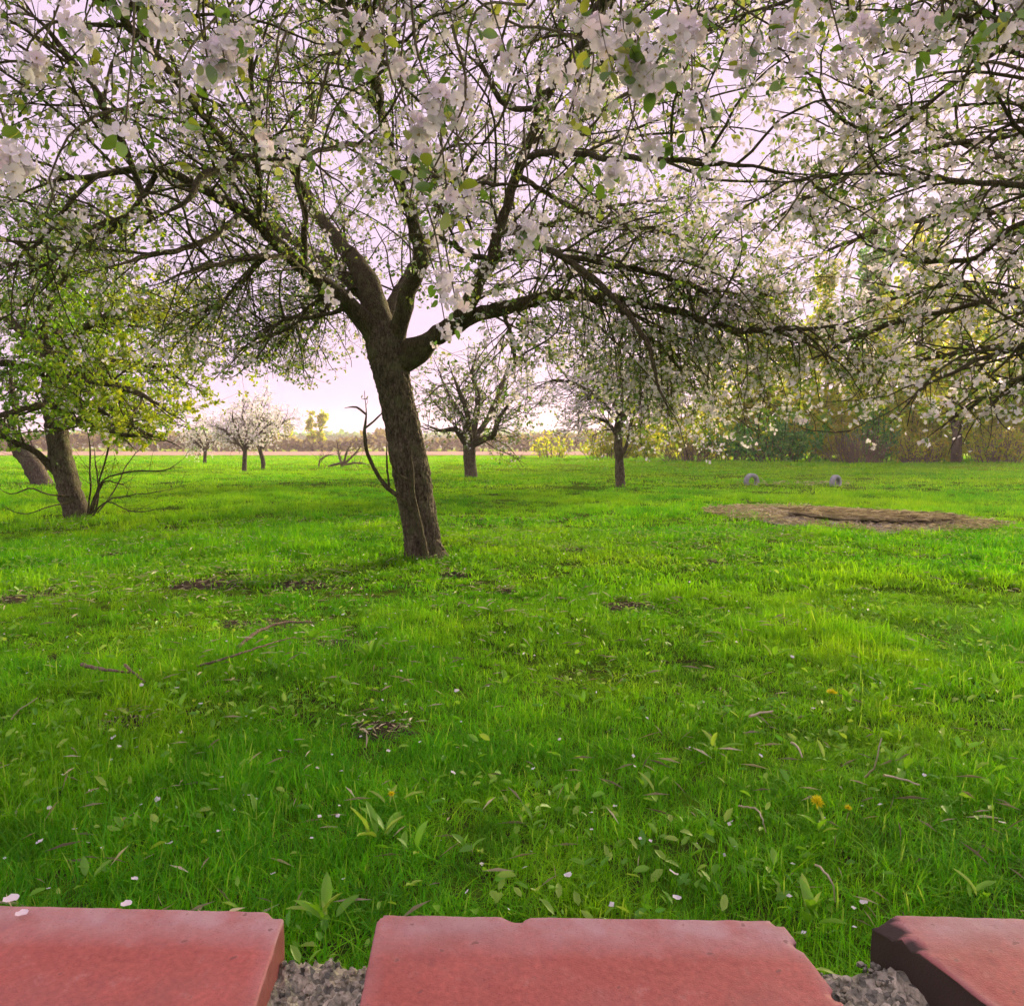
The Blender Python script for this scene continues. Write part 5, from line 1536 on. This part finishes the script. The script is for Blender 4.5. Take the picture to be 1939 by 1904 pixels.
stick('fallen_stick', [(155, 1258, .02), (185, 1265, .03), (215, 1270, .03), (245, 1272, .01)], 'grey fallen stick lying in the left lawn', M['grey_twig'], .009, 'stick')
stick('fallen_stick', [(236, 1258, .03), (255, 1275, .02), (275, 1290, .0)], 'short grey stick at the right end of the fallen stick', M['grey_twig'], .007, 'stick')
stick('fallen_stick', [(450, 1225, .0), (490, 1195, .03), (540, 1178, .03), (590, 1178, .01)], 'curved grey stick over the long litter patch', M['grey_twig'], .010, 'stick')
stick('fallen_stick', [(375, 1262, .0), (430, 1245, .03), (500, 1222, .03), (560, 1205, .0)], 'thin stick in front of the long litter patch', M['grey_twig'], .006, 'stick')
stick('dry_stem', [(1672, 1468, .03), (1690, 1470, .02), (1720, 1480, .02), (1740, 1487, .02)], 'pale dry stem lying at the foot of the grey-green weed', M['straw'], .0035, 'stem')
stick('dry_stem', [(1640, 1472, .0), (1655, 1455, .05), (1662, 1430, .10), (1668, 1395, .15)], 'bent upright dry stem beside the pale lying one', M['straw'], .003, 'stem')
stick('dry_stem', [(1545, 1636, .06), (1566, 1655, .08), (1577, 1680, .06), (1580, 1708, .0)], 'arched brown stem above the middle brick', M['straw'], .0025, 'stem')
stick('dry_stem', [(1400, 1525, .0), (1432, 1532, .06), (1445, 1550, .08), (1450, 1575, .03)], 'arched brown stem higher up, left of the bright dandelion', M['straw'], .0025, 'stem')
stick('dry_stem', [(1420, 1355, .05), (1440, 1350, .05), (1462, 1345, .05)], 'short straw piece in the right lawn', M['straw'], .005, 'stem')
stick('dry_stem', [(1500, 1405, .04), (1510, 1415, .05), (1518, 1432, .04)], 'short pale straw left of the bent dry stems', M['straw'], .004, 'stem')
stick('dry_stem', [(22, 1360, .0), (40, 1340, .08), (70, 1322, .12)], 'bent pale stalk at the left edge of the lawn', M['straw'], .003, 'stem')

# ------------------------------------------------------------------ half-buried tyres
m, nt, out = material('old_tyre')
co = node(nt, 'TexCoord').outputs['Object']
n1 = noise_tex(nt, co, 14, 4)
principled(nt, out, ramp(nt, n1, [(.3, (.24, .26, .26)), (.7, (.46, .48, .48))]), .8, None, .3)
M['tyre'] = m


def tyre(x, y, px, rz, lab):
    p = G(x, y); p[2] = ground_at(p[0], p[1])
    R = px * p[1] / F_PX * .58
    prof = [(R * .56, -.055), (R * .58, -.085), (R * .80, -.10), (R * .95, -.085), (R, -.06), (R * .985, -.04), (R, -.02), (R * .985, 0), (R, .02), (R * .985, .04), (R, .06), (R * .95, .085), (R * .80, .10), (R * .58, .085), (R * .56, .055), (R * .85, .04), (R * .85, -.04)]
    n = 48; V = []; k = len(prof)
    for i in range(n):
        a = i / n * 6.2832
        for r, w in prof: V.append((r * math.cos(a), w * R / .32, r * math.sin(a) + R * .42))
    idx = np.arange(n * k).reshape(n, k)
    q = np.stack([idx, np.roll(idx, -1, 0), np.roll(np.roll(idx, -1, 0), -1, 1), np.roll(idx, -1, 1)], -1).reshape(-1, 4)
    o = obj('tyre', mesh('tyre', V, [q], M['tyre']), None, p); o.rotation_euler = (0, 0, rz)
    tag(o, lab, 'tyre')


tyre(1423, 914, 27, math.radians(18), 'grey half-buried tyre with open arch, the left one of two')
tyre(1582, 918, 26, math.radians(35), 'grey half-buried tyre seen obliquely, the right one of two')
n = 110; x, y = in_disc(n, *(G(1505, 916)[:2]), 1.6, 1.0)
o = leaf_litter('dry_grass', np.stack([x, y, gz(x, y) + .06], 1), (.08, .25), M['straw'], width=.12, zj=.05)
tag(o, 'worn strip of dry grass between the two tyres', 'dry grass', kind='stuff')

# ------------------------------------------------------------------ evening haze
m, nt, out = material('haze')
pv = node(nt, 'VolumePrincipled', {'Color': (.97, .80, .97, 1), 'Density': .0007, 'Anisotropy': .45})
nt.links.new(pv.outputs[0], out.inputs['Volume'])
bm = bmesh.new(); bmesh.ops.create_cube(bm, size=1)
me = bpy.data.meshes.new('haze'); bm.to_mesh(me); bm.free(); me.materials.append(m)
hz = obj('haze', me, None, (0, 0, 10.5)); hz.scale = (1240, 1240, 24)
tag(hz, kind='stuff')
